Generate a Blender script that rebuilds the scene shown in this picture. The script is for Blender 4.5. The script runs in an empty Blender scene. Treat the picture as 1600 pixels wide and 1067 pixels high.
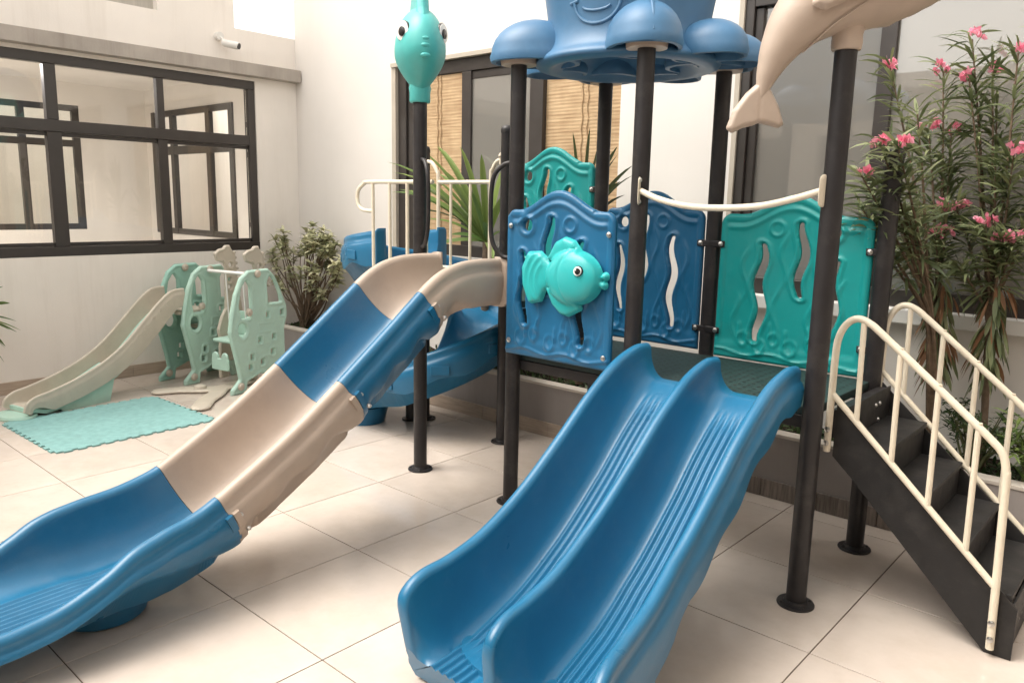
import bpy, bmesh, math, random
import numpy as np
from mathutils import Vector, Matrix
random.seed(7); rng = np.random.default_rng(7)
D = bpy.data
SC = bpy.context.scene
COL = SC.collection
PI = math.pi
R = math.radians

# ------------------------------------------------------------------ camera
cam = D.cameras.new('camera'); cam_o = D.objects.new('camera', cam); COL.objects.link(cam_o)
cam.sensor_width = 36.0; cam.sensor_fit = 'HORIZONTAL'; cam.lens = 1213.04 / 1600 * 36; cam.clip_start = 0.05; cam.clip_end = 400
cam_o.matrix_world = Matrix.Translation((3.2624, -1.98522, 1.54546)) @ (
    Matrix.Rotation(0.726121, 4, 'Z') @ Matrix.Rotation(PI / 2 - 0.178222, 4, 'X') @ Matrix.Rotation(0.0204710, 4, 'Z'))
SC.camera = cam_o

# ------------------------------------------------------------------ world, sun, exposure
SUN_EL, SUN_AZ = R(60), R(-141)          # sun high, from the left, on the camera's side of the back wall
w = D.worlds.new('World'); SC.world = w; w.use_nodes = True
nt = w.node_tree; nt.nodes.clear()
sky = nt.nodes.new('ShaderNodeTexSky'); sky.sky_type = 'NISHITA'; sky.sun_disc = False
sky.sun_elevation = SUN_EL; sky.sun_rotation = SUN_AZ; sky.dust_density = 4.0; sky.air_density = 1.0
hs = nt.nodes.new('ShaderNodeHueSaturation'); hs.inputs['Saturation'].default_value = 0.12
mx = nt.nodes.new('ShaderNodeMix'); mx.data_type = 'RGBA'; mx.blend_type = 'MULTIPLY'; mx.inputs[0].default_value = 1.0
mx.inputs[7].default_value = (1.0, 0.955, 0.89, 1)
bg = nt.nodes.new('ShaderNodeBackground'); bg.inputs['Strength'].default_value = 0.15
wo = nt.nodes.new('ShaderNodeOutputWorld')
nt.links.new(sky.outputs[0], hs.inputs['Color']); nt.links.new(hs.outputs[0], mx.inputs[6])
nt.links.new(mx.outputs[2], bg.inputs['Color']); nt.links.new(bg.outputs[0], wo.inputs['Surface'])
sun = D.lights.new('sun', 'SUN'); sun.energy = 0.62; sun.angle = R(50); sun.color = (1.0, 0.93, 0.84)
sun_o = D.objects.new('sun', sun); COL.objects.link(sun_o)
sd = Vector((math.sin(SUN_AZ) * math.cos(SUN_EL), math.cos(SUN_AZ) * math.cos(SUN_EL), math.sin(SUN_EL)))
sun_o.rotation_euler = (-sd).to_track_quat('-Z', 'Y').to_euler(); sun_o.location = (0, 0, 8)
vs = SC.view_settings
SC.display_settings.display_device = 'sRGB'
vs.view_transform = 'Standard'; vs.look = 'None'; vs.gamma = 1.0; vs.use_curve_mapping = False
vs.exposure = 1.58
LAMP_W = 28
SC.render.engine = 'CYCLES'
SC.cycles.max_bounces = 10; SC.cycles.diffuse_bounces = 5; SC.cycles.transparent_max_bounces = 12

# ------------------------------------------------------------------ materials
def mat(name, col, rough=0.5, spec=0.5, metal=0.0, noise=0.0, nscale=8.0, bump=0.0, bscale=60.0, rvar=0.0,
        stretch=None, coat=0.0, objvar=0.0, detail=4.0, wear=0.0, wearcol=(0.42, 0.37, 0.31), wscale=3.0, streak=0.0):
    m = D.materials.new(name); m.use_nodes = True; t = m.node_tree; n = t.nodes; L = t.links
    b = n['Principled BSDF']
    b.inputs['Roughness'].default_value = rough; b.inputs['Metallic'].default_value = metal
    b.inputs['Specular IOR Level'].default_value = spec; b.inputs['Coat Weight'].default_value = coat
    b.inputs['Base Color'].default_value = (*col, 1)
    tc = n.new('ShaderNodeTexCoord'); mp = n.new('ShaderNodeMapping'); L.new(tc.outputs['Object'], mp.inputs[0])
    if stretch: mp.inputs['Scale'].default_value = stretch
    out = None
    if noise or rvar:
        a = n.new('ShaderNodeTexNoise'); a.inputs['Scale'].default_value = nscale; a.inputs['Detail'].default_value = detail
        a.inputs['Roughness'].default_value = 0.6
        L.new(mp.outputs[0], a.inputs['Vector'])
    if noise:
        mr = n.new('ShaderNodeMapRange'); mr.inputs[1].default_value = 0.3; mr.inputs[2].default_value = 0.7
        mr.inputs[3].default_value = 1 - noise; mr.inputs[4].default_value = 1 + noise
        L.new(a.outputs[0], mr.inputs[0])
        sc = n.new('ShaderNodeVectorMath'); sc.operation = 'SCALE'; sc.inputs[0].default_value = col
        L.new(mr.outputs[0], sc.inputs['Scale']); out = sc.outputs[0]
    if objvar:
        oi = n.new('ShaderNodeObjectInfo'); mr2 = n.new('ShaderNodeMapRange')
        mr2.inputs[3].default_value = 1 - objvar; mr2.inputs[4].default_value = 1 + objvar
        L.new(oi.outputs['Random'], mr2.inputs[0])
        s2 = n.new('ShaderNodeVectorMath'); s2.operation = 'SCALE'
        if out: L.new(out, s2.inputs[0])
        else: s2.inputs[0].default_value = col
        L.new(mr2.outputs[0], s2.inputs['Scale']); out = s2.outputs[0]
    if wear or streak:
        mw = n.new('ShaderNodeMix'); mw.data_type = 'RGBA'
        if out: L.new(out, mw.inputs[6])
        else: mw.inputs[6].default_value = (*col, 1)
        mw.inputs[7].default_value = (*wearcol, 1)
        aw = n.new('ShaderNodeTexNoise'); aw.inputs['Detail'].default_value = 10; aw.inputs['Roughness'].default_value = 0.72
        mpw = n.new('ShaderNodeMapping'); L.new(tc.outputs['Object'], mpw.inputs[0]); mpw.inputs['Location'].default_value = (3.1, 7.7, 1.3)
        if streak: mpw.inputs['Scale'].default_value = (5, 5, 0.35)
        aw.inputs['Scale'].default_value = wscale
        L.new(mpw.outputs[0], aw.inputs['Vector'])
        mrw = n.new('ShaderNodeMapRange'); mrw.inputs[1].default_value = 0.50; mrw.inputs[2].default_value = 0.72; mrw.inputs[3].default_value = 0; mrw.inputs[4].default_value = max(wear, streak)
        L.new(aw.outputs[0], mrw.inputs[0]); L.new(mrw.outputs[0], mw.inputs[0]); out = mw.outputs[2]
    if out: L.new(out, b.inputs['Base Color'])
    if rvar:
        r2 = n.new('ShaderNodeMapRange'); r2.inputs[1].default_value = 0.3; r2.inputs[2].default_value = 0.7
        r2.inputs[3].default_value = max(0.02, rough - rvar); r2.inputs[4].default_value = rough + rvar
        L.new(a.outputs[0], r2.inputs[0]); L.new(r2.outputs[0], b.inputs['Roughness'])
    if bump:
        a2 = n.new('ShaderNodeTexNoise'); a2.inputs['Scale'].default_value = bscale; a2.inputs['Detail'].default_value = 3
        L.new(mp.outputs[0], a2.inputs['Vector'])
        bp = n.new('ShaderNodeBump'); bp.inputs['Strength'].default_value = bump; bp.inputs['Distance'].default_value = 0.002
        L.new(a2.outputs[0], bp.inputs['Height']); L.new(bp.outputs[0], b.inputs['Normal'])
    return m

M = {}
M['blue'] = mat('blue_plastic', (0.012, 0.130, 0.258), 0.31, 0.5, noise=0.07, nscale=5, bump=0.12, bscale=220, rvar=0.04, wear=0.07, wscale=4.0, wearcol=(0.30, 0.36, 0.40))
M['blue_panel'] = mat('blue_panel_plastic', (0.011, 0.118, 0.248), 0.38, 0.45, noise=0.06, nscale=7, bump=0.15, bscale=220, rvar=0.06, wear=0.07, wscale=4.0, wearcol=(0.30, 0.36, 0.40))
M['roof_blue'] = mat('roof_blue_plastic', (0.050, 0.148, 0.275), 0.45, 0.5, noise=0.10, nscale=6, bump=0.12, bscale=200, rvar=0.06, wear=0.07, wscale=4.0, wearcol=(0.30, 0.36, 0.40))
M['teal'] = mat('teal_plastic', (0.006, 0.290, 0.285), 0.38, 0.45, noise=0.06, nscale=7, bump=0.15, bscale=220, rvar=0.06, wear=0.07, wscale=4.0, wearcol=(0.30, 0.36, 0.40))
M['teal_light'] = mat('light_teal_plastic', (0.024, 0.400, 0.405), 0.36, 0.5, noise=0.05, nscale=7, bump=0.1, bscale=220, rvar=0.06, wear=0.07, wscale=4.0, wearcol=(0.30, 0.36, 0.40))
M['turq'] = mat('glare_paled_turquoise_plastic', (0.070, 0.420, 0.400), 0.42, 0.5, noise=0.07, nscale=9, bump=0.1, bscale=220, rvar=0.06, wear=0.07, wscale=4.0, wearcol=(0.30, 0.36, 0.40))  # paler copy of the teal, with lens glare put into its colour
M['ivory'] = mat('ivory_plastic', (0.430, 0.345, 0.280), 0.42, 0.5, noise=0.06, nscale=5, bump=0.12, bscale=200, rvar=0.07, wear=0.22, wscale=4.0, wearcol=(0.26, 0.20, 0.15))
M['cream'] = mat('cream_painted_tube', (0.720, 0.650, 0.520), 0.34, 0.5, noise=0.05, nscale=14, rvar=0.06, wear=0.25, wscale=9.0, wearcol=(0.40, 0.32, 0.22))
M['post'] = mat('black_powder_coat', (0.017, 0.015, 0.016), 0.44, 0.45, noise=0.15, nscale=18, bump=0.12, bscale=300, rvar=0.08, wear=0.10, wscale=7.0, wearcol=(0.25, 0.22, 0.19))
M['deck'] = mat('dark_green_deck', (0.020, 0.040, 0.038), 0.55, 0.4, noise=0.2, nscale=16, bump=0.3, bscale=260)
M['step'] = mat('black_step_coating', (0.016, 0.015, 0.015), 0.58, 0.4, noise=0.25, nscale=14, bump=0.35, bscale=240, rvar=0.08, wear=0.08, wscale=6.0, wearcol=(0.25, 0.22, 0.19))
M['steel'] = mat('steel_bolt', (0.55, 0.54, 0.52), 0.3, 0.5, metal=1.0)
M['white'] = mat('white_paint', (0.78, 0.77, 0.74), 0.4)
M['eyeblack'] = mat('black_pupil', (0.012, 0.010, 0.010), 0.25)
M['mint'] = mat('mint_plastic', (0.410, 0.600, 0.510), 0.45, 0.4, noise=0.05, nscale=7, bump=0.1, bscale=200, wear=0.22, wscale=6.0, wearcol=(0.30, 0.36, 0.30))
M['mintdark'] = mat('green_grey_plastic', (0.300, 0.520, 0.440), 0.45, 0.4, noise=0.05, nscale=7)
M['toybeige'] = mat('beige_grey_plastic', (0.520, 0.465, 0.385), 0.46, 0.4, noise=0.05, nscale=7, bump=0.1, bscale=200, wear=0.25, wscale=6.0, wearcol=(0.28, 0.24, 0.19))
M['mat'] = mat('turquoise_foam', (0.215, 0.400, 0.390), 0.85, 0.2, noise=0.12, nscale=24, bump=0.9, bscale=130, wear=0.35, wscale=8.0, wearcol=(0.20, 0.30, 0.28))
M['tile'] = mat('cream_porcelain', (0.585, 0.512, 0.452), 0.12, 0.5, noise=0.07, nscale=3.0, rvar=0.05, objvar=0.035, detail=7, wear=0.38, wscale=1.6, wearcol=(0.40, 0.32, 0.24))
M['grout'] = mat('brown_grout', (0.095, 0.068, 0.048), 0.9, 0.2, noise=0.35, nscale=5)
M['wall'] = mat('cream_render', (0.840, 0.790, 0.730), 0.85, 0.2, noise=0.035, nscale=1.7, bump=0.25, bscale=90, detail=6, streak=0.22, wscale=1.0, wearcol=(0.50, 0.43, 0.35))
M['wallback'] = mat('white_render', (0.740, 0.705, 0.665), 0.85, 0.2, noise=0.025, nscale=1.5, bump=0.2, bscale=90, detail=6, streak=0.10, wscale=1.0, wearcol=(0.58, 0.52, 0.45))
M['ledge'] = mat('grey_ledge', (0.400, 0.360, 0.320), 0.8, 0.2, noise=0.10, nscale=4, bump=0.3, bscale=70, detail=6, streak=0.45, wscale=1.2, wearcol=(0.22, 0.19, 0.16))
M['planter'] = mat('taupe_planter', (0.330, 0.300, 0.285), 0.8, 0.2, noise=0.07, nscale=3, bump=0.25, bscale=90, detail=6, streak=0.25, wscale=1.2, wearcol=(0.20, 0.17, 0.15))
M['trim'] = mat('pale_coping', (0.560, 0.510, 0.450), 0.6, 0.3, noise=0.08, nscale=6)
M['skirt_beige'] = mat('beige_woodgrain_tile', (0.420, 0.335, 0.265), 0.45, 0.4, noise=0.20, nscale=5, stretch=(1, 1, 14), objvar=0.08)
M['skirt_left'] = mat('beige_woodgrain_tile_left', (0.420, 0.335, 0.265), 0.45, 0.4, noise=0.16, nscale=5, stretch=(1, 1, 14), objvar=0.06)
M['skirt_grey'] = mat('grey_streaked_tile', (0.215, 0.180, 0.155), 0.5, 0.4, noise=0.42, nscale=9, stretch=(9, 9, 0.6), objvar=0.06)
M['frame'] = mat('dark_bronze_aluminium', (0.045, 0.038, 0.034), 0.38, 0.5, noise=0.08, nscale=10, rvar=0.05)
M['reveal'] = mat('stone_reveal', (0.480, 0.430, 0.360), 0.75, 0.2, noise=0.08, nscale=6)
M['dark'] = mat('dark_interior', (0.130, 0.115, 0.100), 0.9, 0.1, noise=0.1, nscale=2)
M['curtain'] = mat('grey_beige_curtain', (0.460, 0.430, 0.380), 0.9, 0.1, noise=0.10, nscale=3, stretch=(14, 14, 0.4))
M['intwall'] = mat('interior_wall', (0.800, 0.765, 0.720), 0.85, 0.2, noise=0.04, nscale=2)
M['soil'] = mat('dark_soil', (0.030, 0.022, 0.016), 0.95, 0.1, noise=0.5, nscale=30, bump=1.0, bscale=60)
M['bark'] = mat('brown_bark', (0.160, 0.115, 0.080), 0.85, 0.2, noise=0.3, nscale=30, bump=0.6, bscale=90)
M['stemgreen'] = mat('green_stem', (0.110, 0.120, 0.055), 0.6, 0.3, noise=0.2, nscale=30)
M['camwhite'] = mat('white_camera_shell', (0.72, 0.70, 0.66), 0.4)
M['camglass'] = mat('dark_lens', (0.02, 0.02, 0.02), 0.12)

def leafmat(name, c1, c2, rough=0.45, trans=0.25):
    m = D.materials.new(name); m.use_nodes = True; t = m.node_tree; n = t.nodes; L = t.links
    b = n['Principled BSDF']; b.inputs['Roughness'].default_value = rough; b.inputs['Specular IOR Level'].default_value = 0.35
    at = n.new('ShaderNodeAttribute'); at.attribute_name = 'tone'
    mr = n.new('ShaderNodeMix'); mr.data_type = 'RGBA'
    mr.inputs[6].default_value = (*c1, 1); mr.inputs[7].default_value = (*c2, 1)
    L.new(at.outputs['Fac'], mr.inputs[0]); L.new(mr.outputs[2], b.inputs['Base Color'])
    tr = n.new('ShaderNodeBsdfTranslucent'); L.new(mr.outputs[2], tr.inputs['Color'])
    mxs = n.new('ShaderNodeMixShader'); mxs.inputs[0].default_value = trans
    L.new(b.outputs[0], mxs.inputs[1]); L.new(tr.outputs[0], mxs.inputs[2])
    L.new(mxs.outputs[0], n['Material Output'].inputs['Surface'])
    return m
M['leaf_ole'] = leafmat('oleander_leaf', (0.085, 0.115, 0.050), (0.300, 0.330, 0.170))
M['leaf_dry'] = leafmat('dry_leaf', (0.240, 0.120, 0.060), (0.330, 0.190, 0.110))
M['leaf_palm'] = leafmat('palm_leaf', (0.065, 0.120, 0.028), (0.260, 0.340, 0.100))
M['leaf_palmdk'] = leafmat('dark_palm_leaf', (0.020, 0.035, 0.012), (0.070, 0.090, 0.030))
M['leaf_bush'] = leafmat('variegated_leaf', (0.190, 0.215, 0.100), (0.720, 0.690, 0.470))
M['leaf_ground'] = leafmat('ground_leaf', (0.020, 0.045, 0.014), (0.090, 0.140, 0.050))
M['petal'] = leafmat('pink_petal', (0.860, 0.230, 0.360), (0.900, 0.480, 0.580), 0.6, 0.35)

def bamboo():
    m = D.materials.new('bamboo_blind'); m.use_nodes = True; t = m.node_tree; n = t.nodes; L = t.links
    b = n['Principled BSDF']; b.inputs['Roughness'].default_value = 0.7
    tc = n.new('ShaderNodeTexCoord'); mp = n.new('ShaderNodeMapping'); mp.inputs['Scale'].default_value = (2.2, 2.2, 34)
    L.new(tc.outputs['Object'], mp.inputs[0])
    a = n.new('ShaderNodeTexNoise'); a.inputs['Scale'].default_value = 2.2; a.inputs['Detail'].default_value = 5
    L.new(mp.outputs[0], a.inputs['Vector'])
    mp2 = n.new('ShaderNodeMapping'); mp2.inputs['Scale'].default_value = (4, 4, 2); L.new(tc.outputs['Object'], mp2.inputs[0])
    a3 = n.new('ShaderNodeTexNoise'); a3.inputs['Scale'].default_value = 1.5; a3.inputs['Detail'].default_value = 4
    L.new(mp2.outputs[0], a3.inputs['Vector'])
    ad = n.new('ShaderNodeMath'); ad.operation = 'MULTIPLY_ADD'; ad.inputs[1].default_value = 0.5; L.new(a3.outputs[0], ad.inputs[0])
    h = n.new('ShaderNodeMath'); h.operation = 'MULTIPLY'; h.inputs[1].default_value = 0.6; L.new(a.outputs[0], h.inputs[0]); L.new(h.outputs[0], ad.inputs[2])
    r = n.new('ShaderNodeValToRGB'); r.color_ramp.elements[0].position = 0.38; r.color_ramp.elements[0].color = (0.33, 0.205, 0.105, 1)
    r.color_ramp.elements[1].position = 0.68; r.color_ramp.elements[1].color = (0.56, 0.400, 0.235, 1)
    L.new(ad.outputs[0], r.inputs[0]); L.new(r.outputs[0], b.inputs['Base Color'])
    return m
M['bamboo'] = bamboo()

def glassmat(name, tint, rough=0.015, refl=1.0, ior=1.5, bright_mix=0.0):
    m = D.materials.new(name); m.use_nodes = True; t = m.node_tree; n = t.nodes; L = t.links
    n.remove(n['Principled BSDF'])
    fr = n.new('ShaderNodeFresnel'); fr.inputs['IOR'].default_value = ior
    g = n.new('ShaderNodeBsdfGlossy'); g.inputs['Roughness'].default_value = rough; g.inputs['Color'].default_value = (refl, refl, refl, 1)
    tr = n.new('ShaderNodeBsdfTransparent'); tr.inputs['Color'].default_value = (*tint, 1)
    x = n.new('ShaderNodeMixShader'); L.new(fr.outputs[0], x.inputs[0]); L.new(tr.outputs[0], x.inputs[1]); L.new(g.outputs[0], x.inputs[2])
    src = x
    if bright_mix:
        d = n.new('ShaderNodeBsdfDiffuse'); d.inputs['Color'].default_value = (0.55, 0.52, 0.47, 1)  # pale diffuse colour standing in for bright reflections on the pane
        y = n.new('ShaderNodeMixShader'); y.inputs[0].default_value = bright_mix
        L.new(x.outputs[0], y.inputs[1]); L.new(d.outputs[0], y.inputs[2]); src = y
    L.new(src.outputs[0], n['Material Output'].inputs['Surface'])
    return m
M['glass'] = glassmat('window_glass', (0.95, 0.95, 0.93), ior=1.4)
M['glass_grey'] = glassmat('grey_tinted_glass', (0.66, 0.67, 0.64), ior=2.6, bright_mix=0.34)
M['lamp'] = D.materials.new('warm_lamp_glow'); M['lamp'].use_nodes = True
_b = M['lamp'].node_tree.nodes['Principled BSDF']; _b.inputs['Emission Color'].default_value = (1.0, 0.72, 0.36, 1); _b.inputs['Emission Strength'].default_value = 1.2

# ------------------------------------------------------------------ object helpers
OFF = {}
def thing(name, label, cat, loc=(0, 0, 0), rz=0.0, group=None, local=False):
    o = D.objects.new(name, None); COL.objects.link(o); o.empty_display_size = 0.1
    o.location = loc; o.rotation_euler = (0, 0, rz); o['label'] = label; o['category'] = cat
    if group: o['group'] = group
    OFF[o.name] = Vector((0, 0, 0)) if local else Vector(loc)
    return o

def finish(me, smooth=True, angle=35):
    me.validate()
    if smooth:
        me.polygons.foreach_set('use_smooth', [True] * len(me.polygons))
        me.set_sharp_from_angle(angle=R(angle))
    me.update(); return me

class G:
    """collects verts/faces"""
    def __init__(s): s.v = []; s.f = []; s.wn = False
    def add(s, v, f):
        o = len(s.v); s.v += [tuple(float(c) for c in p) for p in v]; s.f += [tuple(i + o for i in q) for q in f]; return s

def part(name, g, m, parent=None, label=None, smooth=True, angle=35, kind=None, tone=None):
    me = D.meshes.new(name)
    off = OFF.get(parent.name, Vector((0, 0, 0))) if parent else Vector((0, 0, 0))
    v = np.array(g.v, float) - np.array(off)
    me.from_pydata(v.tolist(), [], g.f); me.materials.append(M[m] if isinstance(m, str) else m)
    if tone is not None:
        a = me.attributes.new('tone', 'FLOAT', 'POINT'); a.data.foreach_set('value', np.asarray(tone, np.float32))
        me.polygons.foreach_set('use_smooth', [True] * len(me.polygons)); me.update()
    else:
        finish(me, smooth, 60 if g.wn else angle)
    o = D.objects.new(name, me); COL.objects.link(o)
    if g.wn and smooth: wm = o.modifiers.new('weighted_normal', 'WEIGHTED_NORMAL'); wm.keep_sharp = True
    if parent: o.parent = parent; OFF[o.name] = off
    else: OFF[o.name] = Vector((0, 0, 0))
    if label: o['label'] = label
    if kind: o['kind'] = kind
    return o

def box(g, x0, x1, y0, y1, z0, z1, b=0.0, mtx=None):
    if b <= 0:
        v = [(x, y, z) for z in (z0, z1) for x, y in ((x0, y0), (x1, y0), (x1, y1), (x0, y1))]
        f = [(3, 2, 1, 0), (4, 5, 6, 7), (0, 1, 5, 4), (1, 2, 6, 5), (2, 3, 7, 6), (3, 0, 4, 7)]
    else:
        g.wn = True
        bm = bmesh.new()
        bmesh.ops.create_cube(bm, size=1)
        for q in bm.verts: q.co = Vector(((x0 + x1) / 2 + q.co.x * (x1 - x0), (y0 + y1) / 2 + q.co.y * (y1 - y0), (z0 + z1) / 2 + q.co.z * (z1 - z0)))
        bmesh.ops.bevel(bm, geom=bm.edges[:], offset=b, segments=2, profile=0.5, affect='EDGES')
        bm.verts.index_update()
        v = [tuple(q.co) for q in bm.verts]; f = [tuple(q.index for q in p.verts) for p in bm.faces]; bm.free()
    if mtx: v = [tuple(mtx @ Vector(p)) for p in v]
    return g.add(v, f)

def smooth_path(pts, n=8):
    P = [np.array(p, float) for p in pts]
    if len(P) < 3:
        return [P[0] + (P[-1] - P[0]) * t for t in np.linspace(0, 1, max(2, n))]
    out = []
    Q = [2 * P[0] - P[1]] + P + [2 * P[-1] - P[-2]]
    for i in range(1, len(Q) - 2):
        a, b, c, d = Q[i - 1:i + 3]
        for k in range(n):
            t = k / n
            out.append(0.5 * ((2 * b) + (-a + c) * t + (2 * a - 5 * b + 4 * c - d) * t * t + (-a + 3 * b - 3 * c + d) * t ** 3))
    out.append(P[-1]); return out

def tube(g, pts, r, seg=12, n=1, caps=True, flat=None, up0=None):
    """tube along pts (catmull-smoothed n per span); r scalar or list"""
    rr = None
    if not np.isscalar(r):
        rr = np.array(r, float)
    if n > 1:
        m = len(pts); P = smooth_path(pts, n)
        if rr is not None:
            x = np.linspace(0, m - 1, len(P)); rr = np.interp(x, range(m), rr)
    else: P = [np.array(p, float) for p in pts]
    if rr is None: rr = np.full(len(P), r)
    T = [P[min(i + 1, len(P) - 1)] - P[max(i - 1, 0)] for i in range(len(P))]
    T = [t / (np.linalg.norm(t) + 1e-12) for t in T]
    up = np.array(up0, float) if up0 is not None else (np.array([0, 0, 1.]) if abs(T[0][2]) < 0.9 else np.array([1., 0, 0]))
    N = up - T[0] * up.dot(T[0]); N /= np.linalg.norm(N)
    v = []; f = []
    for i, p in enumerate(P):
        N = N - T[i] * N.dot(T[i]); N /= np.linalg.norm(N) + 1e-12
        B = np.cross(T[i], N)
        for k in range(seg):
            a = 2 * PI * k / seg
            v.append(p + rr[i] * (math.cos(a) * N + math.sin(a) * B * (flat if flat else 1)))
    for i in range(len(P) - 1):
        for k in range(seg):
            a = i * seg + k; b = i * seg + (k + 1) % seg
            f.append((a, b, b + seg, a + seg))
    if caps:
        f.append(tuple(range(seg - 1, -1, -1))); f.append(tuple(range((len(P) - 1) * seg, len(P) * seg)))
    return g.add(v, f)

def gridwall(g, axis, p0, p1, us, vs_, hole):
    """connected wall slab between p0 and p1 on axis (0=x: u is y; 1=y: u is x); cells where hole(u,v) are left open"""
    nu, nv = len(us), len(vs_); keep = {(i, j) for i in range(nu - 1) for j in range(nv - 1) if not hole((us[i] + us[i + 1]) / 2, (vs_[j] + vs_[j + 1]) / 2)}
    V = []; 
    for p in (p0, p1):
        for j in range(nv):
            for i in range(nu): V.append((p, us[i], vs_[j]) if axis == 0 else (us[i], p, vs_[j]))
    n = nu * nv; F = []
    for i, j in keep:
        a, b, c, d = j * nu + i, j * nu + i + 1, (j + 1) * nu + i + 1, (j + 1) * nu + i
        F += [(a, b, c, d), (d + n, c + n, b + n, a + n)]
        for (di, dj), e in (((0, -1), (b, a)), ((1, 0), (c, b)), ((0, 1), (d, c)), ((-1, 0), (a, d))):
            if (i + di, j + dj) not in keep: F.append((e[0], e[1], e[1] + n, e[0] + n))
    return g.add(V, F)

def cyl(g, x, y, z0, z1, r, seg=24, r2=None, bev=0.0):
    rs = [(z0, r), (z1, r if r2 is None else r2)]
    if bev: rs = [(z0, r - bev), (z0 + bev, r), (z1 - bev, r), (z1, r - bev)]
    return lathe(g, (x, y, 0), [(q, z) for z, q in rs], seg)

def lathe(g, c, prof, seg=24, sx=1.0, sy=1.0, cap=True, rot=0.0):
    v = []; f = []
    for r, z in prof:
        for k in range(seg):
            a = 2 * PI * k / seg
            x, y = r * math.cos(a) * sx, r * math.sin(a) * sy
            v.append((c[0] + x * math.cos(rot) - y * math.sin(rot), c[1] + x * math.sin(rot) + y * math.cos(rot), c[2] + z))
    for i in range(len(prof) - 1):
        for k in range(seg):
            a = i * seg + k; b = i * seg + (k + 1) % seg
            f.append((a, b, b + seg, a + seg))
    if cap:
        f.append(tuple(range(seg - 1, -1, -1))); f.append(tuple(range((len(prof) - 1) * seg, len(prof) * seg)))
    return g.add(v, f)

def ellipsoid(g, c, r, mtx=None, seg=28, rings=16, lo=-PI / 2, hi=PI / 2, power=1.0):
    v = []; f = []
    for i in range(rings + 1):
        a = lo + (hi - lo) * i / rings
        for k in range(seg):
            b = 2 * PI * k / seg
            p = Vector((r[0] * math.cos(a) * math.cos(b), r[1] * math.cos(a) * math.sin(b), r[2] * math.sin(a)))
            if mtx: p = mtx @ p
            v.append(p + Vector(c))
    for i in range(rings):
        for k in range(seg):
            a = i * seg + k; b = i * seg + (k + 1) % seg
            f.append((a, b, b + seg, a + seg))
    return g.add(v, f)

BM = {}
def bolt_parts(name, pts, nrm, m, par, r=.010, h=.006):
    """one small object per bolt, sharing mesh data"""
    key = (name, m, tuple(nrm), r, h)
    for p in pts:
        if key not in BM:
            g_ = G(); bolt(g_, (0, 0, 0), nrm, r, h); off = OFF[par.name]; OFF[par.name] = Vector((0, 0, 0))
            o_ = part(name, g_, m, par); OFF[par.name] = off; OFF[o_.name] = off; BM[key] = o_
        else:
            o_ = BM[key].copy(); COL.objects.link(o_); o_.parent = par; OFF[o_.name] = OFF[par.name]
        o_.location = Vector(p) - OFF[par.name]
def bolt(g, p, nrm, r=0.010, h=0.006):
    n = Vector(nrm).normalized(); p = Vector(p)
    q = n.to_track_quat('Z', 'Y').to_matrix()
    prof = [(r * 1.25, 0), (r * 1.25, h * .35), (r, h * .5), (r * .85, h), (r * .4, h * 1.25)]
    h_ = G(); lathe(h_, (0, 0, 0), prof, 10)
    g.add([tuple(q @ Vector(v) + p) for v in h_.v], h_.f)

# ---- signed distance plates
def sd_circle(x, y, cx, cy, r, sy=1.0): return np.hypot(x - cx, (y - cy) / sy) - r
def sd_seg(x, y, ax, ay, bx, by, r):
    dx, dy = bx - ax, by - ay; t = np.clip(((x - ax) * dx + (y - ay) * dy) / (dx * dx + dy * dy + 1e-12), 0, 1)
    return np.hypot(x - ax - t * dx, y - ay - t * dy) - r
def sd_line(x, y, pts, r):
    d = np.full(np.shape(x), 1e9)
    for a, b in zip(pts[:-1], pts[1:]): d = np.minimum(d, sd_seg(x, y, *a, *b, 0))
    return d - r
def sd_poly(x, y, pts, rnd=0.0):
    d = np.full(np.shape(x), 1e9); ins = np.zeros(np.shape(x), bool)
    n = len(pts)
    for i in range(n):
        ax, ay = pts[i]; bx, by = pts[(i + 1) % n]
        d = np.minimum(d, sd_seg(x, y, ax, ay, bx, by, 0))
        c = ((ay > y) != (by > y)) & (x < (bx - ax) * (y - ay) / ((by - ay) if abs(by - ay) > 1e-12 else 1e-12) + ax)
        ins ^= c
    return np.where(ins, -d, d) - rnd
def sd_box(x, y, cx, cy, hx, hy, rnd=0.0):
    qx = np.abs(x - cx) - hx + rnd; qy = np.abs(y - cy) - hy + rnd
    return np.hypot(np.maximum(qx, 0), np.maximum(qy, 0)) + np.minimum(np.maximum(qx, qy), 0) - rnd
def sstep(a, b, x): t = np.clip((x - a) / (b - a), 0, 1); return t * t * (3 - 2 * t)

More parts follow.
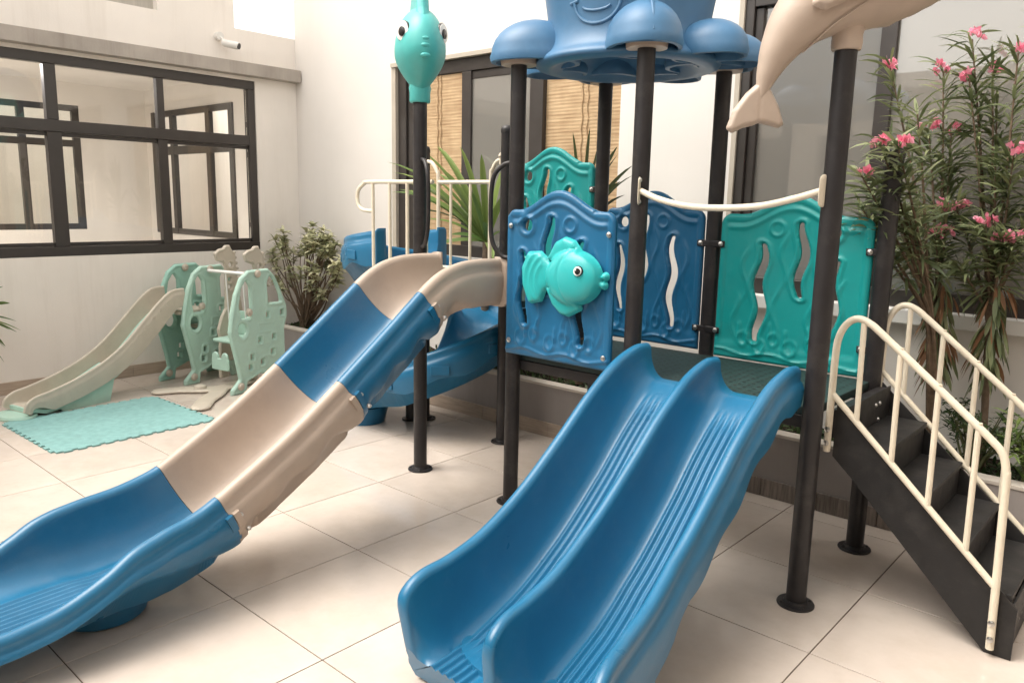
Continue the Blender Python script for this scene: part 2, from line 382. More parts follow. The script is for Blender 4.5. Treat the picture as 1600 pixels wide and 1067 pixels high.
def plate(fn, bounds, cell, half, rnd, O, U, V, N, emboss=None, back=None):
    """solid plate: fn(x,y)->sd (neg inside); O + x*U + y*V + h*N, front h=half.. back -half"""
    x0, x1, y0, y1 = bounds
    nx = int(round((x1 - x0) / cell)) + 1; ny = int(round((y1 - y0) / cell)) + 1
    X, Y = np.meshgrid(np.linspace(x0, x1, nx), np.linspace(y0, y1, ny))
    def grad(x, y, e=cell * .25):
        gx = (fn(x + e, y) - fn(x - e, y)) / (2 * e); gy = (fn(x, y + e) - fn(x, y - e)) / (2 * e)
        l = np.hypot(gx, gy) + 1e-9; return gx / l, gy / l
    d = fn(X, Y)
    for it in range(3):
        near = np.abs(d) < cell * .72 if it == 0 else near
        gx, gy = grad(X, Y)
        X = np.where(near, X - gx * d, X); Y = np.where(near, Y - gy * d, Y); d = fn(X, Y)
    inside = (d <= cell * 0.15)
    dd = np.clip(-d, 0, None); dd = np.where(near, 0, dd)
    r = min(rnd, half)
    e = np.where(dd < r, r - np.sqrt(np.clip(r * r - (r - dd) ** 2, 0, None)), 0.0)
    zf = half - e
    zb = -(half - e)
    if emboss is not None:
        k = sstep(0, r * 1.2 + 1e-6, dd)
        zf = zf + emboss(X, Y, dd) * k
        if back is None: pass
        else: zb = zb - back(X, Y, dd) * k
    q = inside[:-1, :-1] & inside[1:, :-1] & inside[:-1, 1:] & inside[1:, 1:]
    idx = np.arange(nx * ny).reshape(ny, nx)
    a = idx[:-1, :-1][q]; b = idx[:-1, 1:][q]; c = idx[1:, 1:][q]; dq = idx[1:, :-1][q]
    F = np.stack([a, b, c, dq], 1)
    used = np.unique(F); remap = -np.ones(nx * ny, int); remap[used] = np.arange(len(used)); F = remap[F]
    xs, ys, fz, bz = X.ravel()[used], Y.ravel()[used], zf.ravel()[used], zb.ravel()[used]
    O, U, V, N = [np.array(k, float) for k in (O, U, V, N)]
    fr = O + xs[:, None] * U + ys[:, None] * V + fz[:, None] * N
    bk = O + xs[:, None] * U + ys[:, None] * V + bz[:, None] * N
    nv = len(used)
    # boundary edges
    E = np.concatenate([F[:, [0, 1]], F[:, [1, 2]], F[:, [2, 3]], F[:, [3, 0]]])
    S = set(map(tuple, E.tolist()))
    W = [(j, i, i + nv, j + nv) for i, j in S if (j, i) not in S]
    faces = [tuple(t) for t in F.tolist()] + [tuple(t[::-1]) for t in (F + nv).tolist()] + W
    g = G(); g.v = [tuple(p) for p in np.concatenate([fr, bk]).tolist()]; g.f = faces
    return g

def loft(g, rows, closed=True, caps=True):
    n = len(rows[0]); v = [p for r_ in rows for p in r_]; f = []
    for i in range(len(rows) - 1):
        for k in range(n if closed else n - 1):
            a = i * n + k; b = i * n + (k + 1) % n
            f.append((a, b, b + n, a + n))
    g.add(v, f)
    if caps and closed:
        g.add(rows[0], [tuple(range(n - 1, -1, -1))]); g.add(rows[-1], [tuple(range(n))])
    return g

# ---- foliage
def leaves(specs, nseg=4, fold=0.18):
    """specs: (base, dir, length, width, droop, tone, roll) -> G, tone"""
    V = []; F = []; T = []
    for b, d, l, wd, dr, tn, roll in specs:
        d = np.array(d, float); d /= np.linalg.norm(d) + 1e-9
        s = np.cross(d, (0, 0, 1.)); s = s / (np.linalg.norm(s) + 1e-9) if np.linalg.norm(s) > 1e-3 else np.array([1., 0, 0])
        u = np.cross(s, d); s, u = s * math.cos(roll) + u * math.sin(roll), u * math.cos(roll) - s * math.sin(roll)
        o = len(V); p = np.array(b, float)
        for i in range(nseg + 1):
            t = i / nseg; ww = wd * (math.sin(PI * min(1, t * 0.92 + 0.06)) ** 0.75) * 0.5
            if i == nseg: ww = 0.0005
            V += [p - s * ww + u * fold * ww, p.copy(), p + s * ww + u * fold * ww]
            T += [tn, tn * .8, tn]
            dd = d + np.array([0, 0, -dr * t * 1.6]); dd /= np.linalg.norm(dd)
            p = p + dd * l / nseg
        for i in range(nseg):
            a = o + 3 * i; F += [(a, a + 1, a + 4, a + 3), (a + 1, a + 2, a + 5, a + 4)]
    g = G(); g.v = [tuple(map(float, q)) for q in V]; g.f = F
    return g, T

def rdir(el_lo, el_hi, az=None, sp=PI):
    a = random.uniform(-PI, PI) if az is None else az + random.uniform(-sp, sp)
    e = R(random.uniform(el_lo, el_hi)); return (math.cos(a) * math.cos(e), math.sin(a) * math.cos(e), math.sin(e))

# =================================================================== GROUND
g = G(); box(g, -3.5, 9.0, -9.0, 2.42, -0.14, -0.0035)
o = part('floor', g, 'grout', smooth=False); o['kind'] = 'structure'
floor = o
g = G(); box(g, -60, 60, -60, 60, -0.5, -0.15); o = part('ground', g, 'grout', smooth=False); o['kind'] = 'structure'
tg = G(); box(tg, 0.0022, 0.5978, 0.0022, 0.5978, -0.010, 0.0, b=0.0012)
tile_me = None
for i in range(-6, 8):
    for j in range(-6, 4):
        x0, y0 = 0.6 * i, 0.6 * j
        a = max(x0, -3.5); b2 = min(y0 + 0.6, 2.0)
        if tile_me is None:
            t0 = part('tile', tg, 'tile', floor); tile_me = t0.data; t0.location = (x0, y0, 0)
        else:
            t = t0.copy(); COL.objects.link(t); t.parent = floor; t.location = (x0, y0, 0)

# =================================================================== LEFT WALL
XL = -3.5
lw = thing('window_wall', 'cream rendered wall with wide dark-framed sliding window and grey ledge above it, on the left of the courtyard', 'wall', (XL, 0, 0))
g = G()
WY0, WY1, WZ0, WZ1 = -2.3, 1.985, 1.045, 2.585
gridwall(g, 0, XL - .14, XL, [-9, WY0, WY1, 2.42], [0, WZ0, WZ1, 3.02], lambda u, v: WY0 < u < WY1 and WZ0 < v < WZ1)
part('masonry', g, 'wall', lw, smooth=False)
g = G()  # upper storey with a window opening
gridwall(g, 0, XL - .16, XL - .002, [-9, -.8, 1.12, 1.805], [3.0201, 3.045, 3.9, 4.3], lambda u, v: -.8 < u < 1.12 and 3.045 < v < 3.9)
box(g, XL - 3.9, XL - .161, 1.60, 1.805, 3.02, 4.3)
part('upper_storey', g, 'wall', lw, smooth=False)
g = G(); box(g, XL - .12, XL - .08, -.8, 1.12, 3.045, 3.9); uw = part('upper_window', g, 'curtain', lw, smooth=False)
g = G(); box(g, XL, XL + .11, -9, 2.44 - .03, 2.615, 2.725, b=.004); part('ledge', g, 'ledge', lw, smooth=False)
for k in range(14):
    y1 = 1.925 - .6 * k
    g = G(); box(g, XL + .0, XL + .012, y1 - .598, y1, 0.001, 0.098, b=.002); part('skirting_tile', g, 'skirt_left', lw)
# window frames
fx0, fx1 = XL - .085, XL - .02
def bar(name, x0, x1, y0, y1, z0, z1, par, m='frame', b=.004): gg = G(); box(gg, x0, x1, y0, y1, z0, z1, b=b); return part(name, gg, m, par)
TZ0, TZ1 = 2.005, 2.095
bar('frame_head', fx0, fx1 + .01, WY0, WY1, WZ1 - .075, WZ1 - .001, lw)
bar('frame_sill', fx0, fx1 + .012, WY0, WY1, WZ0 + .001, WZ0 + .075, lw)
bar('frame_jamb', fx0, fx1 + .008, WY1 - .07, WY1 - .001, WZ0 + .076, WZ1 - .076, lw)
bar('frame_jamb', fx0, fx1 + .008, WY0 + .001, WY0 + .07, WZ0 + .076, WZ1 - .076, lw)
bar('transom', fx0, fx1 + .01, WY0 + .071, WY1 - .071, TZ0, TZ1, lw)
mull = [(.215, .320), (1.070, 1.150), (-.63, -.53), (-1.48, -1.38)]
for a, b in mull:
    bar('mullion', fx0, fx1 + .004, a + .01, b - .01, TZ1 + .001, WZ1 - .076, lw)
    m_ = bar('mullion', fx0, fx1 + .004, a, b, WZ0 + .076, TZ0 - .001, lw)
edges = [WY0 + .071, -1.48, -1.38, -.63, -.53, .215, .320, 1.070, 1.150, WY1 - .071]
for k in range(0, 10, 2):
    a, b = edges[k], edges[k + 1]
    for za, zb in ((WZ0 + .076, TZ0 - .001), (TZ1 + .001, WZ1 - .076)): gg = G(); box(gg, XL - .056, XL - .050, a, b, za, zb); part('pane', gg, 'glass', lw, smooth=False)
    # sash rails
    for za in (WZ0 + .077, TZ0 - .032): gg = G(); box(gg, XL - .07, XL - .04, a, b, za, za + .03, b=.003); part('sash_rail', gg, 'frame', lw)
# interior room
rm = thing('window_room', 'pale room with dark-framed windows seen through the wide window on the left', 'room', (-5.3, .2, 0))
g = G()
RX0, RX1, RY0, RY1, RZ = -7.2, XL - .141, -2.5, 2.58, 2.84
FY0, FY1, FZ0, FZ1 = -1.9, 1.78, 1.10, 2.58
GX0, GX1, GZ0, GZ1 = -7.0, -4.98, 1.06, 2.56
box(g, RX0 - .1, RX1 - .2, RY0, RY1 + .1, RZ, RZ + .1); part('room_ceiling', g, 'intwall', rm, smooth=False)
g = G(); box(g, RX0, RX1, RY0, RY1, -.1, .02)
# far wall window opening
part('room_floor', g, 'intwall', rm, smooth=False)
g = G(); gridwall(g, 0, RX0 - .12, RX0, [RY0, FY0, FY1, RY1], [.02, FZ0, FZ1, RZ], lambda u, v: FY0 < u < FY1 and FZ0 < v < FZ1); part('room_wall', g, 'intwall', rm, smooth=False)
g = G(); gridwall(g, 1, RY1, RY1 + .12, [RX0, GX0, GX1, RX1], [.02, GZ0, GZ1, RZ], lambda u, v: GX0 < u < GX1 and GZ0 < v < GZ1)
part('room_wall', g, 'intwall', rm, smooth=False)
def win_x(x, y0, y1, z0, z1, muls, par, tz=2.13):
    t = .07
    bar('frame_head', x, x + .05, y0, y1, z1 - t, z1, par); bar('frame_sill', x, x + .05, y0, y1, z0, z0 + t, par)
    bar('transom', x, x + .05, y0, y1, tz - .04, tz + .04, par)
    for m_ in muls: bar('mullion', x - .004, x + .054, m_ - .04, m_ + .04, z0 + .005, z1 - .005, par)
    gg = G(); box(gg, x + .02, x + .026, y0, y1, z0, z1); part('pane', gg, 'glass', par, smooth=False)
def win_y(y, x0, x1, z0, z1, muls, par, tz=2.08):
    t = .07
    bar('frame_head', x0, x1, y, y + .05, z1 - t, z1, par); bar('frame_sill', x0, x1, y, y + .05, z0, z0 + t, par)
    bar('transom', x0, x1, y, y + .05, tz - .05, tz + .05, par)
    for m_ in muls: bar('mullion', m_ - .045, m_ + .045, y - .004, y + .054, z0 + .005, z1 - .005, par)
win_x(RX0 - .06, FY0, FY1, FZ0, FZ1, (FY1 - .04, 1.15, .62, .05, -.6, -1.3), rm)
win_y(RY1 - .02, GX0, GX1, GZ0, GZ1, (GX0 + .05, -6.45, -5.55, GX1 - .045), rm)
g = G(); lathe(g, (-5.1, -.25, RZ - .03), [(.01, .028), (.17, .028), (.20, .01), (.17, -.012), (.01, -.02)], 28); lp = part('ceiling_lamp', g, 'lamp', rm)
la = D.lights.new('ceiling_lamp_light', 'AREA'); la.shape = 'DISK'; la.size = .5; la.energy = LAMP_W; la.color = (1.0, .95, .93)
lo = D.objects.new('ceiling_lamp_light', la); COL.objects.link(lo); lo.location = (-5.1, -.25, RZ - .06)
g = G(); box(g, -9.6, -9.4, -6, 4.8, 0, 3.3); box(g, -9.4, -3.7, 4.6, 4.8, 0, 3.3)
nb = part('neighbour_wall', g, 'wall', smooth=False); nb['kind'] = 'structure'

# =================================================================== security camera
cw = thing('security_camera', 'small white bullet camera on the wall above the grey ledge', 'camera', (XL, 1.70, 2.86))
g = G(); tube(g, [(XL, 1.64, 2.92), (XL + .05, 1.64, 2.92)], .035, 16); tube(g, [(XL + .04, 1.64, 2.92), (XL + .07, 1.66, 2.88), (XL + .09, 1.68, 2.86)], .012, 10); part('bracket', g, 'camwhite', cw)
g = G(); tube(g, [(XL + .05, 1.655, 2.868), (XL + .06, 1.66, 2.866), (XL + .17, 1.735, 2.838), (XL + .175, 1.739, 2.836)], [.02, .033, .033, .03], 18); bd = part('camera_body', g, 'camwhite', cw)
g = G(); tube(g, [(XL + .172, 1.737, 2.837), (XL + .181, 1.743, 2.835)], .026, 18); part('lens', g, 'camglass', bd)

# =================================================================== BACK WALL
YB = 2.42
bw = thing('courtyard_back_wall', 'tall white rendered wall with two dark-framed windows behind the play structure', 'wall', (0, YB, 0))
A0, A1, AZ0, AZ1 = -2.07, .26, 1.10, 2.66
B0, B1, BZ0, BZ1 = 1.06, 4.2, 1.035, 2.72
g = G(); t = .2
gridwall(g, 1, YB, YB + t, [-3.5, A0, A1, B0, B1, 9], [0, BZ0, AZ0, AZ1, BZ1, 5.0], lambda u, v: (A0 < u < A1 and AZ0 < v < AZ1) or (B0 < u < B1 and BZ0 < v < BZ1))
part('masonry', g, 'wallback', bw, smooth=False)
g = G(); box(g, A0 - .0, A0 + .05, YB + .0, YB + .19, AZ0, AZ1 - .001); box(g, A0, A1, YB - .012, YB + .10, AZ1 - .03, AZ1 + .001); part('window_reveal', g, 'reveal', bw, smooth=False)
fy0, fy1 = YB + .03, YB + .09
def fb(name, x0, x1, z0, z1, d0=0, d1=0): return bar(name, x0, x1, fy0 - d0, fy1 + d1, z0, z1, bw)
fb('frame_jamb', A0 + .05, A0 + .15, AZ0, AZ1 - .001); fb('frame_jamb', A0 + .155, A0 + .26, AZ0, AZ1 - .001, -.02)
fb('frame_head', A0 + .262, -.42, AZ1 - .13, AZ1 - .032); fb('frame_sill', A0 + .262, -.42, AZ0 + .001, AZ0 + .09)
fb('mullion', -1.255, -1.155, AZ0 + .091, AZ1 - .131); fb('mullion', -.545, -.42, AZ0 + .091, AZ1 - .131, .01)
fb('frame_head', -1.154, -.546, AZ1 - .19, AZ1 - .133, -.015)
def blind(x0, x1, z0, z1, y, name='bamboo_blind'):
    gg = G(); n = int((z1 - z0) / .012)
    v = []; f = []
    for i in range(n + 1):
        z = z0 + (z1 - z0) * i / n
        for x in (x0, x1): v.append((x, y + (.0012 if i % 2 else 0), z))
    for i in range(n): f.append((2 * i, 2 * i + 1, 2 * i + 3, 2 * i + 2))
    gg.add(v, f); box(gg, x0, x1, y + .006, y + .010, z0, z1)
    bl = part(name, gg, 'bamboo', bw, smooth=False)
    for xs in ((x0 * .45 + x1 * .55), (x0 * .52 + x1 * .48)):
        gg = G()
        tube(gg, [(xs + .006 * math.sin(k * 1.7), y - .006, z0 + (z1 - z0) * k / 40) for k in range(41)], .004, 5); part('blind_cord', gg, 'bamboo', bl)
    return bl
blind(A0 + .27, -1.256, AZ0 + .09, AZ1 - .135, YB + .045); blind(-.418, A1 - .002, AZ0, AZ1 - .032, YB + .06)
g = G(); box(g, -1.154, -.546, YB + .05, YB + .056, AZ0 + .091, AZ1 - .191); part('pane', g, 'glass_grey', bw, smooth=False)
g = G(); box(g, A0 + .27, -1.256, YB + .065, YB + .07, AZ0 + .091, AZ1 - .131); part('pane', g, 'glass', bw, smooth=False)
g = G(); n = 40; v = [(-1.15 + .62 * i / n, YB + .26 + .03 * math.sin(i * 1.3) + .01 * math.sin(i * 3.1), z) for z in (AZ0, AZ1) for i in range(n + 1)]
g.add(v, [(i, i + 1, i + n + 2, i + n + 1) for i in range(n)]); part('curtain', g, 'reveal', bw)
# window 2
def fb2(name, x0, x1, z0, z1, d0=0): return bar(name, x0, x1, fy0 - d0, fy1, z0, z1, bw)
g = G(); box(g, B0 + .001, B0 + .03, YB - .005, YB + .19, BZ0, BZ1); part('window_reveal', g, 'reveal', bw, smooth=False)
fb2('frame_jamb', B0 + .031, B0 + .085, BZ0, BZ1 - .001, .02); fb2('frame_jamb', B0 + .087, B0 + .135, BZ0 + .05, BZ1 - .06)
fb2('frame_head', B0 + .086, B1, BZ1 - .055, BZ1 - .002, .02); fb2('frame_sill', B0 + .086, B1, BZ0 + .001, BZ0 + .095, .01)
fb2('mullion', 1.845, 1.925, BZ0 + .096, BZ1 - .056); fb2('mullion', 3.1, 3.18, BZ0 + .096, BZ1 - .056)
for a, b in ((B0 + .136, 1.845), (1.925, 3.1), (3.18, B1)):
    g = G(); box(g, a, b, YB + .055, YB + .061, BZ0 + .096, BZ1 - .056); part('pane', g, 'glass_grey', bw, smooth=False)
g = G(); box(g, B0 - .04, B1, YB - .06, YB + .025, BZ0 - .075, BZ0 - .001, b=.004); part('window_sill', g, 'white', bw, smooth=False)
g = G(); n = 160; v = [(B0 + .86 + 2.3 * i / n, YB + .27 + .02 * math.sin(i * .9), z) for z in (BZ0, BZ1) for i in range(n + 1)]
g.add(v, [(i, i + 1, i + n + 2, i + n + 1) for i in range(n)]); part('curtain', g, 'curtain', bw)
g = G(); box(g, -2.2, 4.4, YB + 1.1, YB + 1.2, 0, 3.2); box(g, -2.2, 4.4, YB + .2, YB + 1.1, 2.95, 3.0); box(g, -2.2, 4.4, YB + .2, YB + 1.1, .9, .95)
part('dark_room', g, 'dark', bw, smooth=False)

# =================================================================== buildings behind and beside the camera (seen in the panes)
g = G()
box(g, -9, 9, -6.2, -6.0, 0, 1.0); box(g, -9, 9, -6.2, -6.0, 2.7, 3.4)
for x in (-7, -4.6, -2.2, .2, 2.6, 5.0, 7.4): box(g, x, x + .5, -6.2, -6.0, 1.0, 2.7)
box(g, -9, 9, -6.0, -5.0, 3.2, 3.4)
gridwall(g, 1, -6.0, -1.2, [2.4, 4.25], [3.42, 3.56], lambda u, v: False)  # canopy slab out of view, added to shade the floor on the right
o = part('opposite_building', g, 'wall', smooth=False); o['kind'] = 'structure'
g = G(); box(g, -9, 9, -6.9, -6.8, 0, 3.3); o = part('opposite_dark_backing', g, 'dark', smooth=False); o['kind'] = 'structure'  # dark sheet added behind the openings so they reflect as unlit
g = G(); box(g, 5.6, 5.8, -9, 5, 0, 4.6); box(g, 4.3, 5.6, -9, 2.4, 2.9, 3.1)  # second box is an unseen roof slab, added to darken the right side
o = part('side_building', g, 'wall', smooth=False); o['kind'] = 'structure'

# =================================================================== PLANTER
PY = 1.935; PZ = .36
pl = thing('planter', 'long low taupe planter along the foot of the back wall', 'planter', (0, PY, 0))
g = G(); box(g, -3.499, 4.6, PY, PY + .07, 0, PZ - .018); part('planter_wall', g, 'planter', pl, smooth=False)
g = G(); box(g, -3.499, 4.6, PY - .006, PY + .08, PZ - .018, PZ, b=.002); part('coping', g, 'trim', pl)
g = G(); nx = 120
v = [(-3.499 + 8.1 * i / nx, PY + .07 + .414 * j / 6, PZ - .05 + random.uniform(-.02, .02)) for j in range(7) for i in range(nx + 1)]
g.add(v, [(j * (nx + 1) + i, j * (nx + 1) + i + 1, (j + 1) * (nx + 1) + i + 1, (j + 1) * (nx + 1) + i) for j in range(6) for i in range(nx)]); part('soil', g, 'soil', pl, kind='stuff')
x = -3.48
while x < .62:
    g = G(); box(g, x, x + .597, PY - .012, PY, .001, .098, b=.002); part('skirting_tile', g, 'skirt_beige', pl); x += .6
x0 = x
while x < 4.5:
    wd = .3; g = G(); box(g, x, x + wd - .003, PY - .012, PY, .001, .098, b=.002); part('skirting_tile', g, 'skirt_grey', pl); x += wd

# =================================================================== PLAY STRUCTURE
ps = thing('play_structure', 'large playground set of black posts, blue slides and teal panels under an octopus roof', 'playground', (1.1, 1.25, 0))
PR = .038
posts = {'A': (.003, .903, 2.09), 'B': (.707, .903, 2.24), 'C': (1.411, .905, 2.26), 'D': (2.226, .906, 2.10), 'E': (-.017, 1.627, 2.0),
         'F': (.712, 1.61, 2.26), 'G': (1.405, 1.61, 2.26), 'H': (2.222, 1.598, 1.80), 'P': (-.775, 1.645, 1.90)}
for k, (x, y, z) in posts.items():
    g = G(); r = PR if k != 'P' else .028
    if k in 'EHP':
        pr = [(r, .012), (r, z - .045), (r * 1.06, z - .043), (r * 1.08, z - .025), (r * .95, z - .01), (r * .6, z), (.002, z + .003)]
    else: pr = [(r, .012), (r, z)]
    lathe(g, (x, y, 0), pr, 28); po = part('post', g, 'post', ps)
    g = G(); lathe(g, (x, y, 0), [(.071, 0.0005), (.072, .005), (.070, .009), (.048, .011), (.044, .02), (r + .001, .022)], 28); fl = part('base_flange', g, 'post', po)
    bolt_parts('flange_bolt', [(x + .058 * math.cos(PI / 4 + q * PI / 2), y + .058 * math.sin(PI / 4 + q * PI / 2), .009) for q in range(4)], (0, 0, 1), 'post', po, .007, .006)

# decks
def deck(x0, x1, y0, y1, z, m='deck', beams=True):
    g = G(); box(g, x0, x1, y0, y1, z - .035, z, b=.004); d = part('deck', g, m, ps)
    g = G()
    for (a0, a1, b0, b1) in () if not beams else ((x0, x1, y0 - .004, y0 + .03), (x0, x1, y1 - .03, y1 + .004)): g = G(); box(g, a0, a1, b0, b1, z - .085, z - .036, b=.003); part('deck_beam', g, 'post', d)
    # perforations as shallow dark studs
    g = G(); nx = int((x1 - x0) / .042); ny = int((y1 - y0) / .042)
    for i in range(1, nx):
        for j in range(1, ny):
            cx, cy = x0 + (x1 - x0) * i / nx, y0 + (y1 - y0) * j / ny
            v = [(cx + .008 * math.cos(a), cy + .008 * math.sin(a), z + .0012) for a in np.linspace(0, 2 * PI, 7)[:-1]] + [(cx, cy, z + .0012)]
            g.add(v, [(q, (q + 1) % 6, 6) for q in range(6)])
    part('deck_studs', g, 'step', d, kind='stuff')
deck(.712, 2.222, .925, 1.59, .795); deck(.02, .70, .925, 1.605, 1.050, beams=False)
deck(-.60, .018, 1.08, 1.66, 1.047, beams=False)
g = G(); box(g, .69, .705, .94, 1.60, .80, 1.01, b=.003); part('deck_beam', g, 'post', ps)

# ---- moulded panels
def panel_sd(w_, zt, flip):
    hw = w_ / 2
    def f(x, y):
        xx = -x if flip else x
        bump = .092 * sstep(.235, .02, np.abs(xx)) if False else .092 * (.5 + .5 * np.cos(PI * np.clip(np.abs(xx) / .245, 0, 1)))
        top = zt - .092 + bump
        d = np.maximum(np.abs(xx) - hw, np.maximum(-y, (y - top) * .93))
        # rounded corners
        d2 = sd_box(xx, y, 0, (zt - .092) / 2, hw, (zt - .092) / 2, .05)
        d = np.where((y > (zt - .092) * .5) & (np.abs(xx) > .2), np.maximum(d, np.where(y < zt - .092 + .0, d2, d)), d)
        for sl in slots: d = np.maximum(d, -sl(xx, y))
        return d
    def wavy(cx, y0, y1, amp, r, ph):
        def s(x, y):
            cxw = cx + amp * np.sin((y - y0) / .16 * 2 * PI / 1.6 + ph)
            yy = np.clip(y, y0, y1); t = (yy - y0) / (y1 - y0)
            rr = r * (.45 + .55 * np.sin(PI * np.clip(t, .03, .97)) ** .6)
            return np.hypot((x - cxw) * .9, y - yy) - rr
        return s
    slots = [wavy(-.05, .34, .665, .014, .019, 0), wavy(.135, .11, .56, .014, .021, 1.2), wavy(-.20, .17, .50, .012, .018, 2.0),
             lambda x, y: sd_circle(x, y, -.185, .635, .027)]
    ridge = [(-.24, .30, .1), (-.13, .42, .0), (.03, .50, .6), (.055, .25, 1.0), (.215, .42, .3), (.25, .2, 2.0), (-.11, .2, .8)]
    def emb(x, y, dd):
        xx = -x if flip else x
        h = np.zeros_like(xx)
        bump = .092 * (.5 + .5 * np.cos(PI * np.clip(np.abs(xx) / .245, 0, 1)))
        top = zt - .092 + bump
        dist = np.minimum(hw - np.abs(xx), top - y)
        h -= .006 * sstep(.030, .036, np.where(y > .05, dist, 1)) * sstep(0.06, .1, y)        # recessed field behind the border
        h += .009 * np.exp(-((top - y - .062) / .012) ** 2) * sstep(hw - .02, hw - .06, np.abs(xx))
        h += .008 * np.exp(-((np.hypot(xx - .07, y - .645) - .033) / .008) ** 2)
        h += .009 * np.exp(-((np.hypot(xx + .185, y - .635) - .043) / .012) ** 2)
        for s in slots[:3]:
            d_ = s(xx, y); h += .008 * np.exp(-((d_ - .014) / .008) ** 2)
        for cx, cy, ph in ridge:
            xc = cx + .016 * np.sin((y - cy) / .11 * PI + ph)
            h += .006 * np.exp(-((xx - xc) / .010) ** 2) * sstep(.15, .09, np.abs(y - cy))
        for cx, cy, r_ in ((-.21, .10, .03), (-.13, .12, .022), (-.03, .09, .028), (.05, .12, .022), (.12, .08, .026), (.20, .11, .024)):
            dd_ = np.abs(np.hypot(xx - cx, (y - cy) * .7) - r_)
            h += .007 * np.exp(-(dd_ / .008) ** 2) * sstep(cy + .05, cy + .01, y)
            h += .006 * np.exp(-((xx - cx - r_) / .008) ** 2) * sstep(.05, .02, np.abs(y - cy - .04))
        h += .007 * np.exp(-((y - .035 - .01 * np.sin(xx * 25)) / .008) ** 2)
        return h
    return f, emb
PF = panel_sd(.625, .80, False); PFf = panel_sd(.70, .80, True)
def mould(x, y, z0, w_, m, face=-1, flip=False, label=None):
    f, emb = PFf if flip else PF
    s = w_ / (.70 if flip else .625)
    g = plate(f, (-.37, .37, -.01, .82), .006, .018, .012, (x, y, z0), (s, 0, 0), (0, 0, 1), (0, face, 0), emb, emb)
    return part('panel', g, m, ps, label=label, angle=50)
p_fish = mould(1.01, .868, .80, .632, 'blue_panel', label='blue moulded panel carrying a teal fish')
p_back = mould(1.06, 1.60, .815, .60, 'blue_panel')
p_teal = mould(1.815, 1.60, .80, .72, 'teal', flip=True)
p_high = mould(.36, 1.615, 1.06, .60, 'teal')
def pbolts(par, pts, y, n=(0, -1, 0)):
    bolt_parts('bolt', [(x, y, z) for x, z in pts], n, 'steel', par, .010, .008)
pbolts(p_fish, [(.725, 1.43), (1.30, 1.41), (.725, .87), (1.295, .86)], .848)
g = G()
for z in (.93, 1.36):
    for xx, a in ((.74, 0), (1.375, 0), (1.445, 0), (2.19, 0)):
        g = G(); box(g, xx - .04, xx + .04, 1.572, 1.580, z - .016, z + .016, b=.004); part('panel_clip', g, 'post', ps)
for z in (1.22, 1.62): g = G(); box(g, .64, .70, 1.588, 1.596, z - .016, z + .016, b=.004); part('panel_clip', g, 'post', ps)
bolt_parts('bolt', [(xx, 1.572, z) for z in (.93, 1.36) for xx in (1.355, 1.465, 2.168)] + [(.655, 1.588, 1.62)], (0, -1, 0), 'steel', ps, .010, .008)

# ---- teal fish on the panel
def fish_sd(x, y):
    b = sd_circle(x / 1.22, y, .045 / 1.22, 0, .112)
    tail = np.minimum(sd_poly(x, y, [(-.04, .03), (-.09, .05), (-.14, .085), (-.20, .080), (-.228, .02), (-.222, -.05), (-.185, -.118), (-.135, -.105), (-.115, -.06), (-.09, -.045), (-.04, -.03)], .012), 9)
    dors = sd_poly(x, y, [(-.09, .07), (-.055, .13), (-.01, .152), (.035, .14), (.07, .10), (.03, .04)], .010)
    vent = sd_poly(x, y, [(-.095, -.055), (-.06, -.118), (-.02, -.15), (.015, -.155), (.035, -.145), (.075, -.125), (.05, -.04)], .010)
    lips = np.minimum(sd_circle(x, y, .192, .014, .019), sd_circle(x, y, .187, -.020, .019))
    d = np.minimum(np.minimum(b, tail), np.minimum(np.minimum(dors, vent), lips))
    return d
def fish_emb(x, y, dd):
    b = sd_circle(x / 1.22, y, .045 / 1.22, 0, .112)
    h = .048 * np.sqrt(np.clip(1 - (1 - np.clip(-b, 0, .11) / .11) ** 2, 0, 1))
    h += .018 * np.sqrt(np.clip(1 - (1 - np.clip(dd, 0, .04) / .04) ** 2, 0, 1))
    h -= .005 * np.exp(-((np.hypot(x - .14, y - .005) - .145) / .006) ** 2) * (x < .05)
    for k in range(3): h += .004 * np.exp(-((np.hypot(x + .05, y + .03) - .10 - .03 * k) / .007) ** 2) * (x < -.12)
    return h
g = plate(fish_sd, (-.27, .24, -.20, .19), .005, .010, .010, (1.085, .838, 1.212), (1.12, 0, 0), (0, 0, 1.12), (0, -1, 0), fish_emb)
fp = part('fish', g, 'teal_light', p_fish, angle=60)
def disc(c, n, r, h, m, par, name, seg=24, squash=1.0):
    q = Vector(n).normalized().to_track_quat('Z', 'Y').to_matrix(); hh = G(); lathe(hh, (0, 0, 0), [(r, -h), (r, h * .5), (r * .9, h), (r * .01, h * 1.1)], seg, sx=squash)
    gg = G(); gg.add([tuple(q @ Vector(v) + Vector(c)) for v in hh.v], hh.f); return part(name, gg, m, par)
ey = Vector((1.199, .765, 1.248)); en = Vector((.12, -1, .15))
disc(ey + Vector((0, .006, 0)), en, .024, .008, 'eyeblack', p_fish, 'eye_ring'); disc(ey, en, .021, .006, 'white', p_fish, 'eye'); disc(ey + Vector((.003, -.006, 0)), en, .014, .004, 'eyeblack', p_fish, 'pupil')
disc(ey + Vector((-.003, -.012, .006)), en, .003, .002, 'white', p_fish, 'eye_glint')

